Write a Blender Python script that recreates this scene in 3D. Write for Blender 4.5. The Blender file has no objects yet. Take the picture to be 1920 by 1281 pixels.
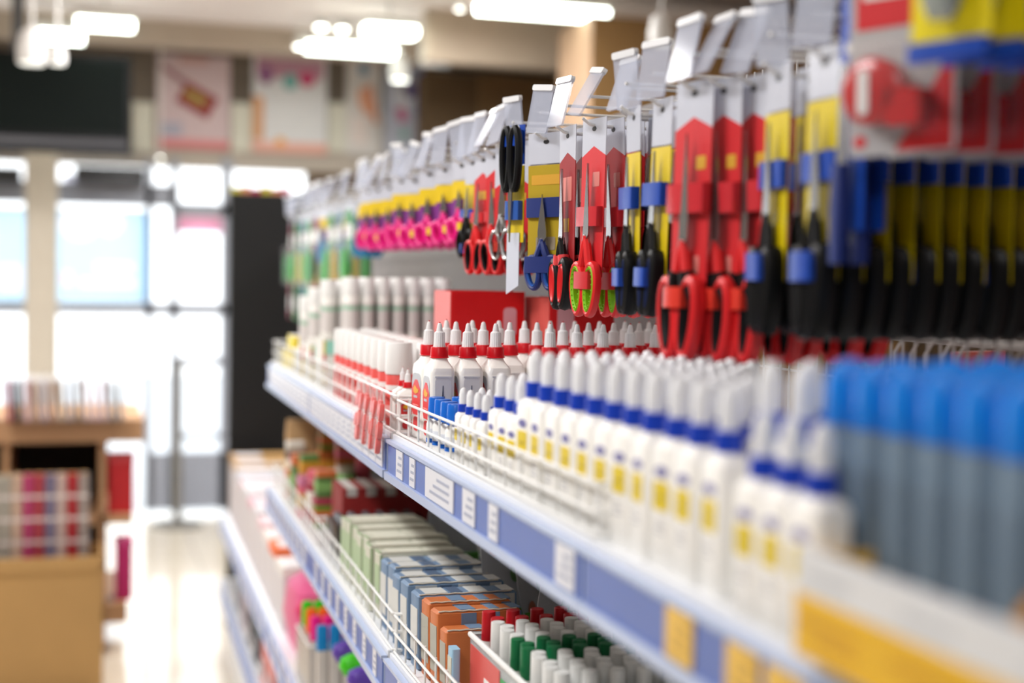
import bpy, math, random
from mathutils import Vector, Matrix
random.seed(7)
R = math.radians
sc = bpy.context.scene
C = sc.collection

# ------------------------------------------------------------------ camera
FPX = 2667.0
YAW, PITCH, ROLL = 16.83, 2.61, 1.0
EYE = Vector((0, 0, 1.55))
cd = bpy.data.cameras.new('camera')
cam = bpy.data.objects.new('camera', cd)
C.objects.link(cam)
sc.camera = cam
cd.sensor_width = 36.0
cd.lens = 36.0 * FPX / 1920.0
cd.clip_start = 0.02
CR = Matrix.Rotation(R(-YAW), 3, 'Z') @ Matrix.Rotation(R(90 - PITCH), 3, 'X') @ Matrix.Rotation(R(ROLL), 3, 'Z')
cam.matrix_world = Matrix.Translation(EYE) @ CR.to_4x4()
cd.dof.use_dof = True
cd.dof.focus_distance = 2.05
cd.dof.aperture_fstop = 1.8

# ------------------------------------------------------------------ world and exposure
w = bpy.data.worlds.new('world')
sc.world = w
w.use_nodes = True
bg = w.node_tree.nodes['Background']
bg.inputs[0].default_value = (0.93, 0.97, 1.0, 1)
bg.inputs[1].default_value = 2.7
sc.view_settings.view_transform = 'Standard'
sc.view_settings.look = 'None'
sc.view_settings.gamma = 1
sc.view_settings.use_curve_mapping = False
sc.view_settings.exposure = 0.22
sc.cycles.transparent_max_bounces = 24
sc.cycles.max_bounces = 8
sc.cycles.sample_clamp_indirect = 6.0

def area(name, loc, sx, sy, watts, rot=(0, 0, 0), col=(1, .99, .985)):
    l = bpy.data.lights.new(name, 'AREA')
    l.shape = 'RECTANGLE'; l.size = sx; l.size_y = sy; l.energy = watts; l.color = col
    o = bpy.data.objects.new(name, l)
    C.objects.link(o)
    o.location = loc; o.rotation_euler = rot
    return o
# ceiling fluorescents out of view; far ones added to brighten that end (housings further down)
CEIL_LIGHTS = [(-0.9, 1.9), (-0.9, 4.2), (-0.9, -1.0), (2.2, 0.2), (2.2, 3.4), (-2.4, 6.6), (1.6, 6.4), (0.5, 5.9)]
for i, (x, y) in enumerate(CEIL_LIGHTS):
    area('unseen_ceiling_lamp', (x, y, 2.90), 0.30, 1.20, (44, 38, 30, 12, 18, 52, 52, 52)[i])

# ------------------------------------------------------------------ pixel -> place
def P(u, v, X=None, Y=None, Z=None):
    d = CR @ Vector(((u - 960) / FPX, -(v - 640.5) / FPX, -1.0))
    if Y is not None: t = Y / d.y
    elif X is not None: t = X / d.x
    else: t = (Z - EYE.z) / d.z
    return EYE + d * t

# ------------------------------------------------------------------ materials
def lin(h):
    h = h.lstrip('#')
    c = [int(h[i:i + 2], 16) / 255 for i in (0, 2, 4)]
    return tuple(x / 12.92 if x <= .04045 else ((x + .055) / 1.055) ** 2.4 for x in c) + (1,)
_mats = {}
def mat(name, col, rough=.45, metal=0, alpha=1, trans=0, emis=None, es=0, var=.06, scale=14, bump=0.0, coat=0, ior=1.45, spec=None):
    if name in _mats: return _mats[name]
    m = bpy.data.materials.new(name)
    m.use_nodes = True
    nt = m.node_tree
    b = nt.nodes['Principled BSDF']
    c = lin(col)
    tc = nt.nodes.new('ShaderNodeTexCoord')
    n = nt.nodes.new('ShaderNodeTexNoise')
    n.inputs['Scale'].default_value = scale; n.inputs['Detail'].default_value = 3
    nt.links.new(tc.outputs['Object'], n.inputs['Vector'])
    mx = nt.nodes.new('ShaderNodeMix'); mx.data_type = 'RGBA'
    mx.inputs[6].default_value = tuple(x * (1 - var) for x in c[:3]) + (1,)
    mx.inputs[7].default_value = tuple(min(1, x * (1 + var)) for x in c[:3]) + (1,)
    nt.links.new(n.outputs['Fac'], mx.inputs[0])
    nt.links.new(mx.outputs[2], b.inputs['Base Color'])
    b.inputs['Roughness'].default_value = rough
    b.inputs['Metallic'].default_value = metal
    b.inputs['Alpha'].default_value = alpha
    b.inputs['IOR'].default_value = ior
    b.inputs['Transmission Weight'].default_value = trans
    b.inputs['Coat Weight'].default_value = coat
    if spec is not None: b.inputs['Specular IOR Level'].default_value = spec
    if bump:
        bp = nt.nodes.new('ShaderNodeBump'); bp.inputs['Strength'].default_value = bump
        nt.links.new(n.outputs['Fac'], bp.inputs['Height']); nt.links.new(bp.outputs[0], b.inputs['Normal'])
    if emis:
        b.inputs['Emission Color'].default_value = lin(emis); b.inputs['Emission Strength'].default_value = es
    _mats[name] = m
    return m
def backlit(name, col):
    """thin printed sheet that lets daylight through"""
    m = bpy.data.materials.new(name); m.use_nodes = True
    nt = m.node_tree; nt.nodes.clear()
    o = nt.nodes.new('ShaderNodeOutputMaterial'); t = nt.nodes.new('ShaderNodeBsdfTranslucent'); d = nt.nodes.new('ShaderNodeBsdfDiffuse')
    n = nt.nodes.new('ShaderNodeTexNoise'); n.inputs['Scale'].default_value = 3
    mx = nt.nodes.new('ShaderNodeMix'); mx.data_type = 'RGBA'; c = lin(col)
    mx.inputs[6].default_value = c; mx.inputs[7].default_value = tuple(x * .94 for x in c[:3]) + (1,)
    nt.links.new(n.outputs['Fac'], mx.inputs[0])
    s = nt.nodes.new('ShaderNodeMixShader'); s.inputs[0].default_value = .25
    nt.links.new(mx.outputs[2], t.inputs[0]); nt.links.new(mx.outputs[2], d.inputs[0])
    nt.links.new(t.outputs[0], s.inputs[1]); nt.links.new(d.outputs[0], s.inputs[2]); nt.links.new(s.outputs[0], o.inputs[0])
    return m

WHITE = mat('white_plastic', '#eeeeec', .4, var=.02)
BOTTLE = mat('glue_bottle_white', '#f7f5f0', .35, var=.02)
NOZ = mat('nozzle_white', '#e9e9ea', .35, var=.02)
CAPCLR = mat('nozzle_cover_frosted', '#f8fafd', .18, alpha=.93, var=.02)
REDCAP = mat('red_cap', '#d3051a', .35)
REDLAB = mat('red_label', '#dc3336', .45)
GREYLAB = mat('grey_label', '#b9bcc2', .45)
YELDOT = mat('yellow_print', '#e3a51f', .5)
BLUECAP = mat('blue_ring', '#123fbe', .35)
MIDBLUE = mat('mid_blue_cap', '#1469cf', .3)
SKYCAP = mat('bright_blue_cap', '#0d7fe3', .25)
YEL = mat('yellow_label', '#dcc21c', .5)
PURP = mat('violet_grey_print', '#6d6aa3', .5)
STEEL = mat('steel', '#a9a9aa', .25, metal=.9)
WIRE = mat('white_wire', '#e8e8e6', .35, var=.02)
GRIDW = mat('grey_white_wire', '#b9b4b0', .4)
SHELFW = mat('shelf_enamel', '#e9ebee', .35, var=.02)
RAILB = mat('blue_strip', '#5069ae', .35, var=.05)
RAILP = mat('rail_plastic', '#aebcda', .25, var=.03)
CARDW = mat('price_card_white', '#dadbe2', .3, var=.03)
CARDY = mat('price_card_yellow', '#e6b83f', .35)
INK = mat('grey_ink', '#5b6072', .6)
BLACK = mat('black_rubber', '#0b0c0e', .4, spec=.3)
CARDRED = mat('red_card', '#d3252c', .5, var=.08)
DKRED = mat('deep_red_card', '#9c1a20', .5)
CARDYEL = mat('yellow_card', '#e0c417', .45)
CARDBLU = mat('blue_card', '#1747ac', .35)
HEADER = mat('milky_header_film', '#dce0ec', .2, alpha=.82, var=.03)
TAGCLR = mat('milky_tag_holder', '#d3daec', .12, alpha=.42, var=.03)
CLEAR = mat('clear_film', '#e8eef4', .08, alpha=.12, var=.02)
REDH = mat('red_handle', '#e6282c', .35)
LIME = mat('lime_grip', '#8fd11a', .45)
PINK = mat('hot_pink', '#f0108c', .4)
PURPLE = mat('purple_card', '#86378f', .5)
DKBLUE = mat('dark_blue', '#1c2f73', .45)
TEAL = mat('teal_handle', '#1b86b8', .4)
GREEN = mat('green_cap', '#0d6b41', .4)
BRGREEN = mat('bright_green', '#41b83a', .45)
MINT = mat('mint_label', '#9ddccb', .5)
KRAFT = mat('kraft_board', '#b08a55', .7, scale=5, var=.1)
WOOD = mat('light_wood', '#b98f68', .5, scale=6, var=.12)
ORANGE = mat('terracotta_card', '#c9703a', .5)
GBLUE = mat('grey_blue_card', '#6d87a5', .5)
GREY = mat('grey_panel', '#8f8a88', .5)
PALEG = mat('pale_olive_card', '#c9c9b8', .5)

# ------------------------------------------------------------------ mesh builder
class MB:
    def __init__(s): s.v = []; s.f = []; s.m = []
    def add(s, vs, fs, mi=0, T=None):
        b = len(s.v)
        for p in vs:
            p = Vector(p)
            s.v.append(tuple(T @ p) if T else tuple(p))
        for f in fs: s.f.append(tuple(b + i for i in f)); s.m.append(mi)
        return s
    def box(s, x0, x1, y0, y1, z0, z1, mi=0, T=None):
        vs = [(x, y, z) for z in (z0, z1) for y in (y0, y1) for x in (x0, x1)]
        return s.add(vs, [(0, 2, 3, 1), (4, 5, 7, 6), (0, 1, 5, 4), (2, 6, 7, 3), (0, 4, 6, 2), (1, 3, 7, 5)], mi, T)
    def rings(s, rings, mi=0, cap=True, T=None, close=False):
        n = len(rings[0]); vs = [p for r in rings for p in r]; fs = []
        k = len(rings)
        for i in range(k if close else k - 1):
            a, b = i * n, ((i + 1) % k) * n
            for j in range(n):
                j2 = (j + 1) % n
                fs.append((a + j, a + j2, b + j2, b + j))
        if cap and not close:
            fs.append(tuple(range(n))[::-1]); fs.append(tuple((k - 1) * n + j for j in range(n)))
        return s.add(vs, fs, mi, T)
    def lathe(s, prof, n=16, mi=0, c=(0, 0, 0), rib=0, T=None):
        rs = []
        for r, z in prof:
            rs.append([(c[0] + r * (1 - (rib if j % 2 else 0)) * math.cos(2 * math.pi * j / n),
                        c[1] + r * (1 - (rib if j % 2 else 0)) * math.sin(2 * math.pi * j / n), c[2] + z) for j in range(n)])
        return s.rings(rs, mi, T=T)
    def rbox(s, secs, mi=0, n=5, T=None):
        """secs: (z, half x, half y, corner radius)"""
        rs = []
        for z, hx, hy, r in secs:
            ring = []
            for cx, cy, a0 in ((hx - r, hy - r, 0), (-hx + r, hy - r, 90), (-hx + r, -hy + r, 180), (hx - r, -hy + r, 270)):
                for k in range(n):
                    a = R(a0 + 90 * k / (n - 1)); ring.append((cx + r * math.cos(a), cy + r * math.sin(a), z))
            rs.append(ring)
        return s.rings(rs, mi, T=T)
    def tube(s, pts, r, n=8, mi=0, closed=False, flat=1.0, T=None):
        pts = [Vector(p) for p in pts]; rs = []; k = len(pts)
        rr = r if isinstance(r, (list, tuple)) else [r] * k
        prev = None
        for i, p in enumerate(pts):
            if closed: d = pts[(i + 1) % k] - pts[i - 1]
            else: d = pts[min(i + 1, k - 1)] - pts[max(i - 1, 0)]
            d.normalize()
            if prev is None:
                a = Vector((0, 1, 0)) if abs(d.y) < .9 else Vector((1, 0, 0))
            else: a = prev
            x = (a - d * a.dot(d)).normalized(); prev = x
            y = d.cross(x)
            rs.append([p + x * (rr[i] * flat * math.cos(2 * math.pi * j / n)) + y * (rr[i] * math.sin(2 * math.pi * j / n)) for j in range(n)])
        return s.rings(rs, mi, cap=not closed, close=closed, T=T)
    def prism(s, poly, y0, y1, mi=0, T=None):
        """poly in the xz plane, thick in y"""
        n = len(poly); vs = [(x, y0, z) for x, z in poly] + [(x, y1, z) for x, z in poly]
        fs = [tuple(range(n)), tuple(range(2 * n - 1, n - 1, -1))] + [(i, n + i, n + (i + 1) % n, (i + 1) % n) for i in range(n)]
        return s.add(vs, fs, mi, T)
    def build(s, name, mats, parent=None, label=None):
        me = bpy.data.meshes.new(name)
        me.from_pydata(s.v, [], s.f)
        for m in (mats if isinstance(mats, (list, tuple)) else [mats]): me.materials.append(m)
        me.polygons.foreach_set('material_index', s.m)
        me.polygons.foreach_set('use_smooth', [True] * len(s.f))
        import bmesh
        bm = bmesh.new(); bm.from_mesh(me); bmesh.ops.recalc_face_normals(bm, faces=bm.faces); bm.to_mesh(me); bm.free()
        me.set_sharp_from_angle(angle=R(38))
        o = bpy.data.objects.new(name, me); C.objects.link(o)
        if parent: o.parent = parent
        if label: o['label'] = label
        return o
def tag(o, label, cat, group=None, kind=None):
    o['label'] = label; o['category'] = cat
    if group: o['group'] = group
    if kind: o['kind'] = kind
    return o
def thing(name, label, cat, loc=(0, 0, 0), rz=0, group=None):
    o = bpy.data.objects.new(name, None); C.objects.link(o)
    o.location = loc; o.rotation_euler = (0, 0, rz); o.empty_display_size = .05
    return tag(o, label, cat, group)
def struct(name, mb, m):
    o = mb.build(name, m); o['kind'] = 'structure'; return o
def dup(root, loc, rot=None, label=None, group=None, scale=None):
    r = root.copy(); C.objects.link(r); r.location = loc
    if rot is not None: r.rotation_euler = rot if isinstance(rot, (tuple, list)) else (0, 0, rot)
    if label: r['label'] = label
    if group: r['group'] = group
    if scale: r.scale = (scale,) * 3
    for ch in list(root.children):
        c = ch.copy(); C.objects.link(c); c.parent = r
        for g in ch.children:
            d = g.copy(); C.objects.link(d); d.parent = c
    return r
class Proto:
    """first place() moves the prototype itself, later ones copy it"""
    def __init__(s, root): s.o = root; s.used = False
    def place(s, loc, rot, label, group=None, scale=None):
        if not s.used:
            s.used = True; o = s.o; o.location = loc
            o.rotation_euler = rot if isinstance(rot, (tuple, list)) else (0, 0, rot)
            o['label'] = label
            if group: o['group'] = group
            if scale: o.scale = (scale,) * 3
            return o
        return dup(s.o, loc, rot, label, group, scale)
ORD = ['first', 'second', 'third', 'fourth', 'fifth', 'sixth', 'seventh', 'eighth', 'ninth', 'tenth', 'eleventh', 'twelfth', 'thirteenth', 'fourteenth', 'fifteenth', 'sixteenth']
# the run of shelving bends slightly outwards past the second bay
BEND = 0.022
def G(x, y, z=0):
    return Vector((x + max(0, y - 2.15) * BEND, y, z))

# ================================================================== ROOM
YW = 9.2
def wq(u0, v0, u1, v1, Y=YW):
    a = P(u0, v0, Y=Y); b = P(u1, v1, Y=Y)
    return min(a.x, b.x), max(a.x, b.x), min(a.z, b.z), max(a.z, b.z)

def floor_mat():
    m = bpy.data.materials.new('floor_tiles'); m.use_nodes = True; nt = m.node_tree; b = nt.nodes['Principled BSDF']
    tc = nt.nodes.new('ShaderNodeTexCoord'); br = nt.nodes.new('ShaderNodeTexBrick')
    br.offset = 0; br.inputs['Scale'].default_value = 1.0
    br.inputs['Brick Width'].default_value = .6; br.inputs['Row Height'].default_value = .6; br.inputs['Mortar Size'].default_value = .003
    br.inputs['Color1'].default_value = lin('#e2d8c6'); br.inputs['Color2'].default_value = lin('#dcd1bf'); br.inputs['Mortar'].default_value = lin('#9b9184')
    nt.links.new(tc.outputs['Object'], br.inputs['Vector']); nt.links.new(br.outputs[0], b.inputs['Base Color'])
    n = nt.nodes.new('ShaderNodeTexNoise'); n.inputs['Scale'].default_value = 4
    mr = nt.nodes.new('ShaderNodeMapRange'); mr.inputs[3].default_value = .07; mr.inputs[4].default_value = .13
    nt.links.new(n.outputs['Fac'], mr.inputs[0]); nt.links.new(mr.outputs[0], b.inputs['Roughness'])
    b.inputs['Specular IOR Level'].default_value = 1.0
    return m
struct('floor', MB().box(-4, 5, -4, YW + .1, -.1, 0), floor_mat())
struct('ground_outside', MB().box(-9, 9, YW + .12, 22, -.14, -.02), mat('pale_paving', '#c8ccd0', .7))
CEIL = mat('ceiling_paint', '#ebe1de', .8, var=.04, scale=2)
zc = 3.0
struct('ceiling', MB().box(-4, 5, -4, YW + .1, zc, zc + .1), CEIL)
struct('wall_left', MB().box(-4.1, -4, -4, YW + .1, 0, zc), mat('wall_darkened', '#7d766e', .8))  # unseen left and rear walls kept dark to lower the fill light
struct('wall_right', MB().box(5, 5.1, -4, YW + .1, 0, zc), mat('wall_tan', '#6f5b45', .8))
struct('wall_rear', MB().box(-4, 5, -4.1, -4, 0, zc), mat('wall_darkened', '#cfc8bf'))
# ceiling beam just before the window wall
struct('trim_1', MB().box(-4, 5, 8.55, 8.75, 2.86, zc), mat('beam_paint', '#b5a697', .8))
# fascia over the windows
zf = P(300, 312, Y=YW).z
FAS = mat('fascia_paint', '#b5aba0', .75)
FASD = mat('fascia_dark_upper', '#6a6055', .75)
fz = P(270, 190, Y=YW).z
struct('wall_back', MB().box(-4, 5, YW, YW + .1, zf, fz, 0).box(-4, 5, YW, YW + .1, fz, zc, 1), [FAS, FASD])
xr = P(575, 400, Y=YW).x
struct('wall_back_lower', MB().box(xr, 5, YW, YW + .1, 0, zf), mat('wall_brown', '#5b4630', .7))
# ---- glazed front: grey frame members
FR = mat('window_frame_grey', '#9ea3b0', .5)
FRD = mat('window_frame_dark', '#55575c', .4)
def bar(mb, u0, v0, u1, v1, mi=0, d=.06):
    x0, x1 = P(u0, 500, Y=YW).x, P(u1, 500, Y=YW).x; um = 260 if u1 - u0 > 100 else (u0 + u1) / 2; z1, z0 = P(um, v0, Y=YW).z, P(um, v1, Y=YW).z; mb.box(x0, x1, YW - d / 2, YW + d / 2, max(z0, 0), z1, mi)
mb = MB()
bar(mb, -900, 346, 328, 386); bar(mb, 326, 378, 575, 402); bar(mb, -900, 568, 575, 590)
bar(mb, 273, 300, 286, 955); bar(mb, 319, 300, 334, 955); bar(mb, 414, 300, 434, 955)
bar(mb, -300, 330, -285, 955)
bar(mb, 327, 670, 420, 686); bar(mb, 280, 850, 575, 955); bar(mb, 326, 812, 420, 822)
struct('window_1', mb, FR)
GL = mat('window_glass', '#ffffff', .02, alpha=.08, var=0)
x0, x1, z0, z1 = wq(-900, 310, 575, 955)
struct('window_2', MB().box(-4, xr, YW + .032, YW + .036, .02, zf), GL)
# pillar in front of the glass
x0, x1, _, _ = wq(47, 300, 108, 700, 8.8)
struct('trim_9', MB().rbox([(0, (x1 - x0) / 2, .1, .02), (zf + .3, (x1 - x0) / 2, .1, .02)], T=Matrix.Translation(((x0 + x1) / 2, 8.8, 0))), mat('pillar_paint', '#c8bfb0', .7))
# air curtain / dark box above door
x0, x1, z0, z1 = wq(140, 312, 272, 346, 9.07)
t = thing('air_curtain', 'dark air curtain box fixed over the glazed entrance', 'air curtain', ((x0 + x1) / 2, 9.07, z0))
MB().rbox([(0, (x1 - x0) / 2, .09, .03), (z1 - z0, (x1 - x0) / 2, .09, .03)]).build('housing', mat('dark_housing', '#3a3a3d', .5), t)
MB().box(-(x1 - x0) / 2 + .03, (x1 - x0) / 2 - .03, -.096, -.085, .02, .045).build('vent', FRD, t)
x0, x1, z0, z1 = wq(-60, 312, 40, 345, 9.07)
t = thing('air_curtain', 'dark air curtain box behind the near pillar', 'air curtain', ((x0 + x1) / 2, 9.07, z0))
MB().rbox([(0, (x1 - x0) / 2, .09, .03), (z1 - z0, (x1 - x0) / 2, .09, .03)]).build('housing', mat('dark_housing', '#3a3a3d'), t)
HOUS0 = mat('fitting_white', '#d8d6d2', .5)
# translucent posters stuck on the glass
def sheet(name, label, u0, v0, u1, v1, base, shapes, cat='poster', Y=YW - .04, group=None, lit=True):
    x0, x1, z0, z1 = wq(u0, v0, u1, v1, Y)
    t = thing(name, label, cat, ((x0 + x1) / 2, Y, (z0 + z1) / 2), 0, group)
    W, H = x1 - x0, z1 - z0
    if lit:      # one thin sheet whose cells take the colour of the print they fall in
        cols = [base] + sorted({q[6] for q in shapes}); NX, NZ = 56, 56; m = MB()
        vs = [(-W / 2 + W * a / NX, -.001, -H / 2 + H * c / NZ) for c in range(NZ + 1) for a in range(NX + 1)]
        m.v = vs
        for c in range(NZ):
            for a in range(NX):
                px, pz = -1 + 2 * (a + .5) / NX, -1 + 2 * (c + .5) / NZ; k = 0
                for (kind, cx, cz, ra, rb, rot, colr) in shapes:
                    dx, dz = (px - cx) / ra, (pz - cz) / rb
                    if (kind == 'r' and max(abs(dx), abs(dz)) < 1) or (kind == 'e' and dx * dx + dz * dz < 1): k = cols.index(colr)
                b0 = c * (NX + 1) + a; m.f.append((b0, b0 + 1, b0 + NX + 2, b0 + NX + 1)); m.m.append(k)
        m.build('printed_sheet', [backlit('sheet', q) for q in cols], t)
        MB().tube([(-W / 2, 0, H / 2), (W / 2, 0, H / 2)], .006, 6).build('hanging_edge', HOUS0, t)
        return t
    mk = lambda k, c: mat('print_' + c[1:], c, .5)
    MB().box(-W / 2, W / 2, -.002, .002, -H / 2, H / 2).build('sheet', mk('sheet', base), t)
    by = {}
    for i, (kind, cx, cz, a, b, rot, colr) in enumerate(shapes):
        p = by.setdefault(colr, MB())
        n = 4 if kind == 'r' else 20
        poly = []
        for j in range(n):
            if n == 4: px, pz = ((-a, -b), (a, -b), (a, b), (-a, b))[j]
            else: px, pz = a * math.cos(2 * math.pi * j / n), b * math.sin(2 * math.pi * j / n)
            px *= W / 2; pz *= H / 2; q = R(rot)
            X_ = cx * W / 2 + px * math.cos(q) - pz * math.sin(q); Z_ = cz * H / 2 + px * math.sin(q) + pz * math.cos(q)
            poly.append((max(-W / 2, min(W / 2, X_)), max(-H / 2, min(H / 2, Z_))))
        p.prism(poly, -.0045 - i * .0006, -.0025 - i * .0006)
    for k, p in by.items(): p.build('print', mk('print', k), t)
    return t
sheet('window_poster', 'pale blue poster on the glass with round white rings and pink lines', 108, 392, 279, 567, '#c3dff0',
      [('e', -.52, .70, .42, .34, 0, '#f7f1fa'), ('e', .12, .75, .30, .28, 0, '#f7f1fa'), ('e', -.5, .60, .07, .08, 0, '#9a93ae'),
       ('r', .25, -.22, .42, .09, 0, '#ecd3e4'), ('r', .1, -.58, .6, .09, 0, '#ecd3e4'), ('r', -.78, -.5, .1, .16, 0, '#e9bccf'), ('r', .96, 0, .05, 1, 0, '#8fc3ee')])
sheet('window_poster', 'pale blue poster on the glass beyond the pillar, at the edge of view', -70, 388, 48, 565, '#bfdff4',
      [('r', .5, -.5, .35, .3, 0, '#e6e0f2')])
sheet('window_banner', 'narrow pink banner on the upper pane of the glass door', 334, 405, 416, 438, '#e39ab0', [('r', 0, -.8, .9, .15, 0, '#d8cfdc')], 'banner')
sheet('window_banner', 'pale lilac strip stuck on the transom glass', 120, 328, 262, 346, '#d5d4e6', [('r', .3, 0, .3, .5, 0, '#c4d8ee')], 'banner', Y=YW - .034)

# ---- framed posters on the fascia
NEW = [('fascia_poster', 'pink poster with a tilted red box on the fascia', 294, 100, 430, 282, '#c9b3b6',
        [('r', .1, .05, .5, .26, -28, '#8c2a28'), ('r', .05, .1, .3, .1, -28, '#a08a3c'), ('r', -.6, .6, .5, .06, -35, '#8f5d5f'), ('r', 0, -.9, 1, .1, 0, '#cf7f80'), ('r', -.6, -.6, .3, .15, 0, '#a6a4b4'), ('r', 0, .88, .4, .06, 0, '#c59a92')]),
       ('fascia_poster', 'white poster with magenta top and orange foot on the fascia', 474, 102, 612, 290, '#d6d6d8',
        [('r', 0, .75, .9, .2, 0, '#b98a9c'), ('e', .45, .55, .22, .16, 0, '#c43c6c'), ('e', 0, .48, .2, .17, 0, '#6fb0ac'), ('e', -.65, .6, .2, .2, 0, '#8f5a85'), ('r', 0, -.9, 1, .12, 0, '#dfa898'), ('r', -.85, -.3, .15, .45, 0, '#cf9a70'), ('e', -.25, -.78, .13, .1, 0, '#dd9a35')]),
       ('fascia_poster', 'white poster with orange splashes and a blue dot on the fascia', 650, 105, 712, 292, '#cfcbc8',
        [('e', 0, .75, .3, .12, 0, '#5d86a4'), ('e', .2, .1, .5, .3, 20, '#dba184'), ('r', .55, .05, .15, .4, 10, '#cf8a68'), ('r', -.2, -.5, .5, .3, 0, '#dccfca')]),
       ('fascia_poster', 'blue and violet poster nearest the dark wall', 722, 108, 792, 294, '#b3b6c4',
        [('e', 0, .2, .55, .25, 0, '#cfcfd6'), ('e', .3, .35, .3, .15, 0, '#5d4478'), ('r', -.1, -.15, .25, .15, 20, '#bf6f8e'), ('r', .75, .3, .2, .5, 0, '#6f7fae'), ('e', 0, -.55, .2, .1, 0, '#85b4a4')])]
for nm, lb, u0, v0, u1, v1, base, sh in NEW:
    sheet(nm, lb, u0, v0, u1, v1, base, sh, Y=YW - .03, group='posters hung along the fascia', lit=False)
# pale panels between the posters
for i, (u0, u1) in enumerate(((250, 288), (434, 470), (616, 648))):
    x0, x1, z0, z1 = wq(u0, 192, u1, 285, YW - .02)
    o = struct('trim_%d' % (i + 2), MB().box(x0, x1, YW - .03, YW, z0, z1), mat('pale_panel', '#cfcdbf', .6))

# ---- dark wood recess and tan column on the right
x0, x1, z0, z1 = wq(796, 136, 1060, 420, 8.5)
struct('wall_recess', MB().box(x0, x1, 8.5, 8.7, 0, z1).box(P(905, 150, Y=8.4).x, x1, 8.44, 8.5, 0, z1, 1), [mat('dark_brown_panel', '#463218', .7), mat('mid_brown_panel', '#5a4122', .7)])
x0, x1, z0, z1 = wq(1112, 28, 1700, 420, 6.6)
struct('trim_10', MB().box(x0, x1, 6.6, 7.1, 0, z1, 0).box(x0 - .004, x0, 6.6, 7.1, 0, z1, 1), [mat('tan_brown_panel', '#8a6a40', .6, scale=2, var=.2), mat('column_lit_side', '#94785f', .7)])  # left face painted paler, standing in for the light it catches
struct('trim_8', MB().box(P(800, 60, Y=7.6).x, 5, 7.6, 7.7, P(900, 120, Y=7.6).z, zc), mat('soffit_paint', '#b5a593', .8))

# ---- television
x0, x1, z0, z1 = wq(-190, 84, 246, 292, 8.0)
t = thing('television', 'large black television hung below the ceiling beside the posters', 'television', ((x0 + x1) / 2, 8.0, z0), R(-1.5))
W, H = x1 - x0, z1 - z0
MB().rbox([(0, W / 2, .04, .01), (H, W / 2, .04, .01)]).build('casing', mat('tv_black', '#08090a', .4, spec=.2), t)
MB().box(-W / 2 + .03, W / 2 - .03, -.044, -.04, .11, H - .03).build('screen', mat('tv_screen', '#0a1210', .5, spec=.12), t)
MB().box(-W / 2 + .01, W / 2 - .02, -.046, -.04, .035, .075).build('speaker_bar', mat('tv_bar', '#4b4b50', .3), t)
MB().box(-.15, .15, 0, .05, H * .5, H * .5 + .2).box(-.03, .03, .0, .04, H * .5 + .2, zc - z0).build('bracket', FRD, t)

# ---- ceiling light fittings
EMW = mat('lamp_glow', '#ffffff', .5, emis='#f4fff2', es=9, var=0)
HOUS = mat('fitting_white', '#d8d6d2', .5)
def fitting(u0, u1, v, z, label, d=.12):
    a = P(u0, v, Z=z); b = P(u1, v, Z=z); y = (a.y + b.y) / 2
    a = P(u0, v, Y=y); b = P(u1, v, Y=y); L = b.x - a.x
    t = thing('fluorescent_light', label, 'ceiling light', ((a.x + b.x) / 2, y, a.z), 0, 'bright light fittings near the window wall')
    MB().box(-L / 2, L / 2, -d / 2, d / 2, .0, .05).build('housing', HOUS, t)
    MB().box(-L / 2 + .01, L / 2 - .01, -d / 2 - .004, d / 2 + .004, -.045, 0).build('tube', EMW, t)
    MB().tube([(0, 0, .05), (0, 0, zc - a.z)], .008).build('rod', HOUS, t)
fitting(572, 742, 80, 2.86, 'longest glowing light fitting above the posters')
fitting(680, 782, 48, 2.88, 'short glowing light fitting hung just above the longest one')
fitting(895, 1138, 4, 2.9, 'wide glowing light fitting at the top edge, clear of the posters')
fitting(60, 160, 58, 2.84, 'glowing light fitting hung over the television')
fitting(140, 254, 34, 2.86, 'dimmer light strip on the ceiling over the television corner', .08)
def spot(u, v, Y, r, label, glow=4):
    p = P(u, v, Y=Y)
    t = thing('spotlight', label, 'spotlight', p, 0, 'round spotlights near the window wall')
    MB().lathe([(r, -r), (r * 1.05, 0), (r * .8, r * 1.2), (r * .3, r * 1.5)], 16).build('shade', HOUS, t)
    MB().lathe([(r * .85, -r - .004), (r * .85, -r + .003)], 16).build('bulb', mat('spot_glow_%d' % glow, '#ffffff', emis='#fbfff4', es=glow, var=0), t)
    MB().tube([(0, 0, r * 1.5), (0, 0, zc - p.z)], .008).build('stem', HOUS, t)
spot(602, 40, 8.2, .035, 'upper of the two spotlights over the magenta-topped poster', 14)
spot(642, 44, 8.2, .035, 'spotlight beside the upper one, next to the short light fitting', 14)
spot(562, 78, 8.4, .03, 'small spotlight at the end of the longest light fitting', 12)
spot(750, 132, 8.0, .055, 'oval white spotlight in front of the violet poster', 4)
spot(862, 10, 7.0, .02, 'tiny spotlight near the top edge beside the wide fitting', 6)
spot(300, 292, 8.9, .014, 'tiny round lamp under the pink poster', 10)
spot(60, 92, 6.5, .06, 'larger pale spotlight in front of the television', 1)
spot(108, 104, 6.5, .035, 'slimmer pale spotlight in front of the television', 1)
spot(1240, 60, 5.6, .05, 'pale spotlight in front of the tan column', 1)
p = P(815, 102, Y=8.0)
t = thing('sign_box', 'small glowing pale blue sign box hung near the dark wood recess', 'sign', p)
MB().rbox([(-.07, .085, .03, .01), (.07, .085, .03, .01)]).build('casing', HOUS, t)
MB().box(-.075, .0, -.036, -.03, -.06, .06, 0).box(.0, .078, -.036, -.03, -.06, .06, 1).build('face', [mat('sign_white', '#ffffff', emis='#ffffff', es=2.5, var=0), mat('sign_blue', '#cfe8fa', emis='#bfe2fb', es=1.3, var=0)], t)
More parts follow.
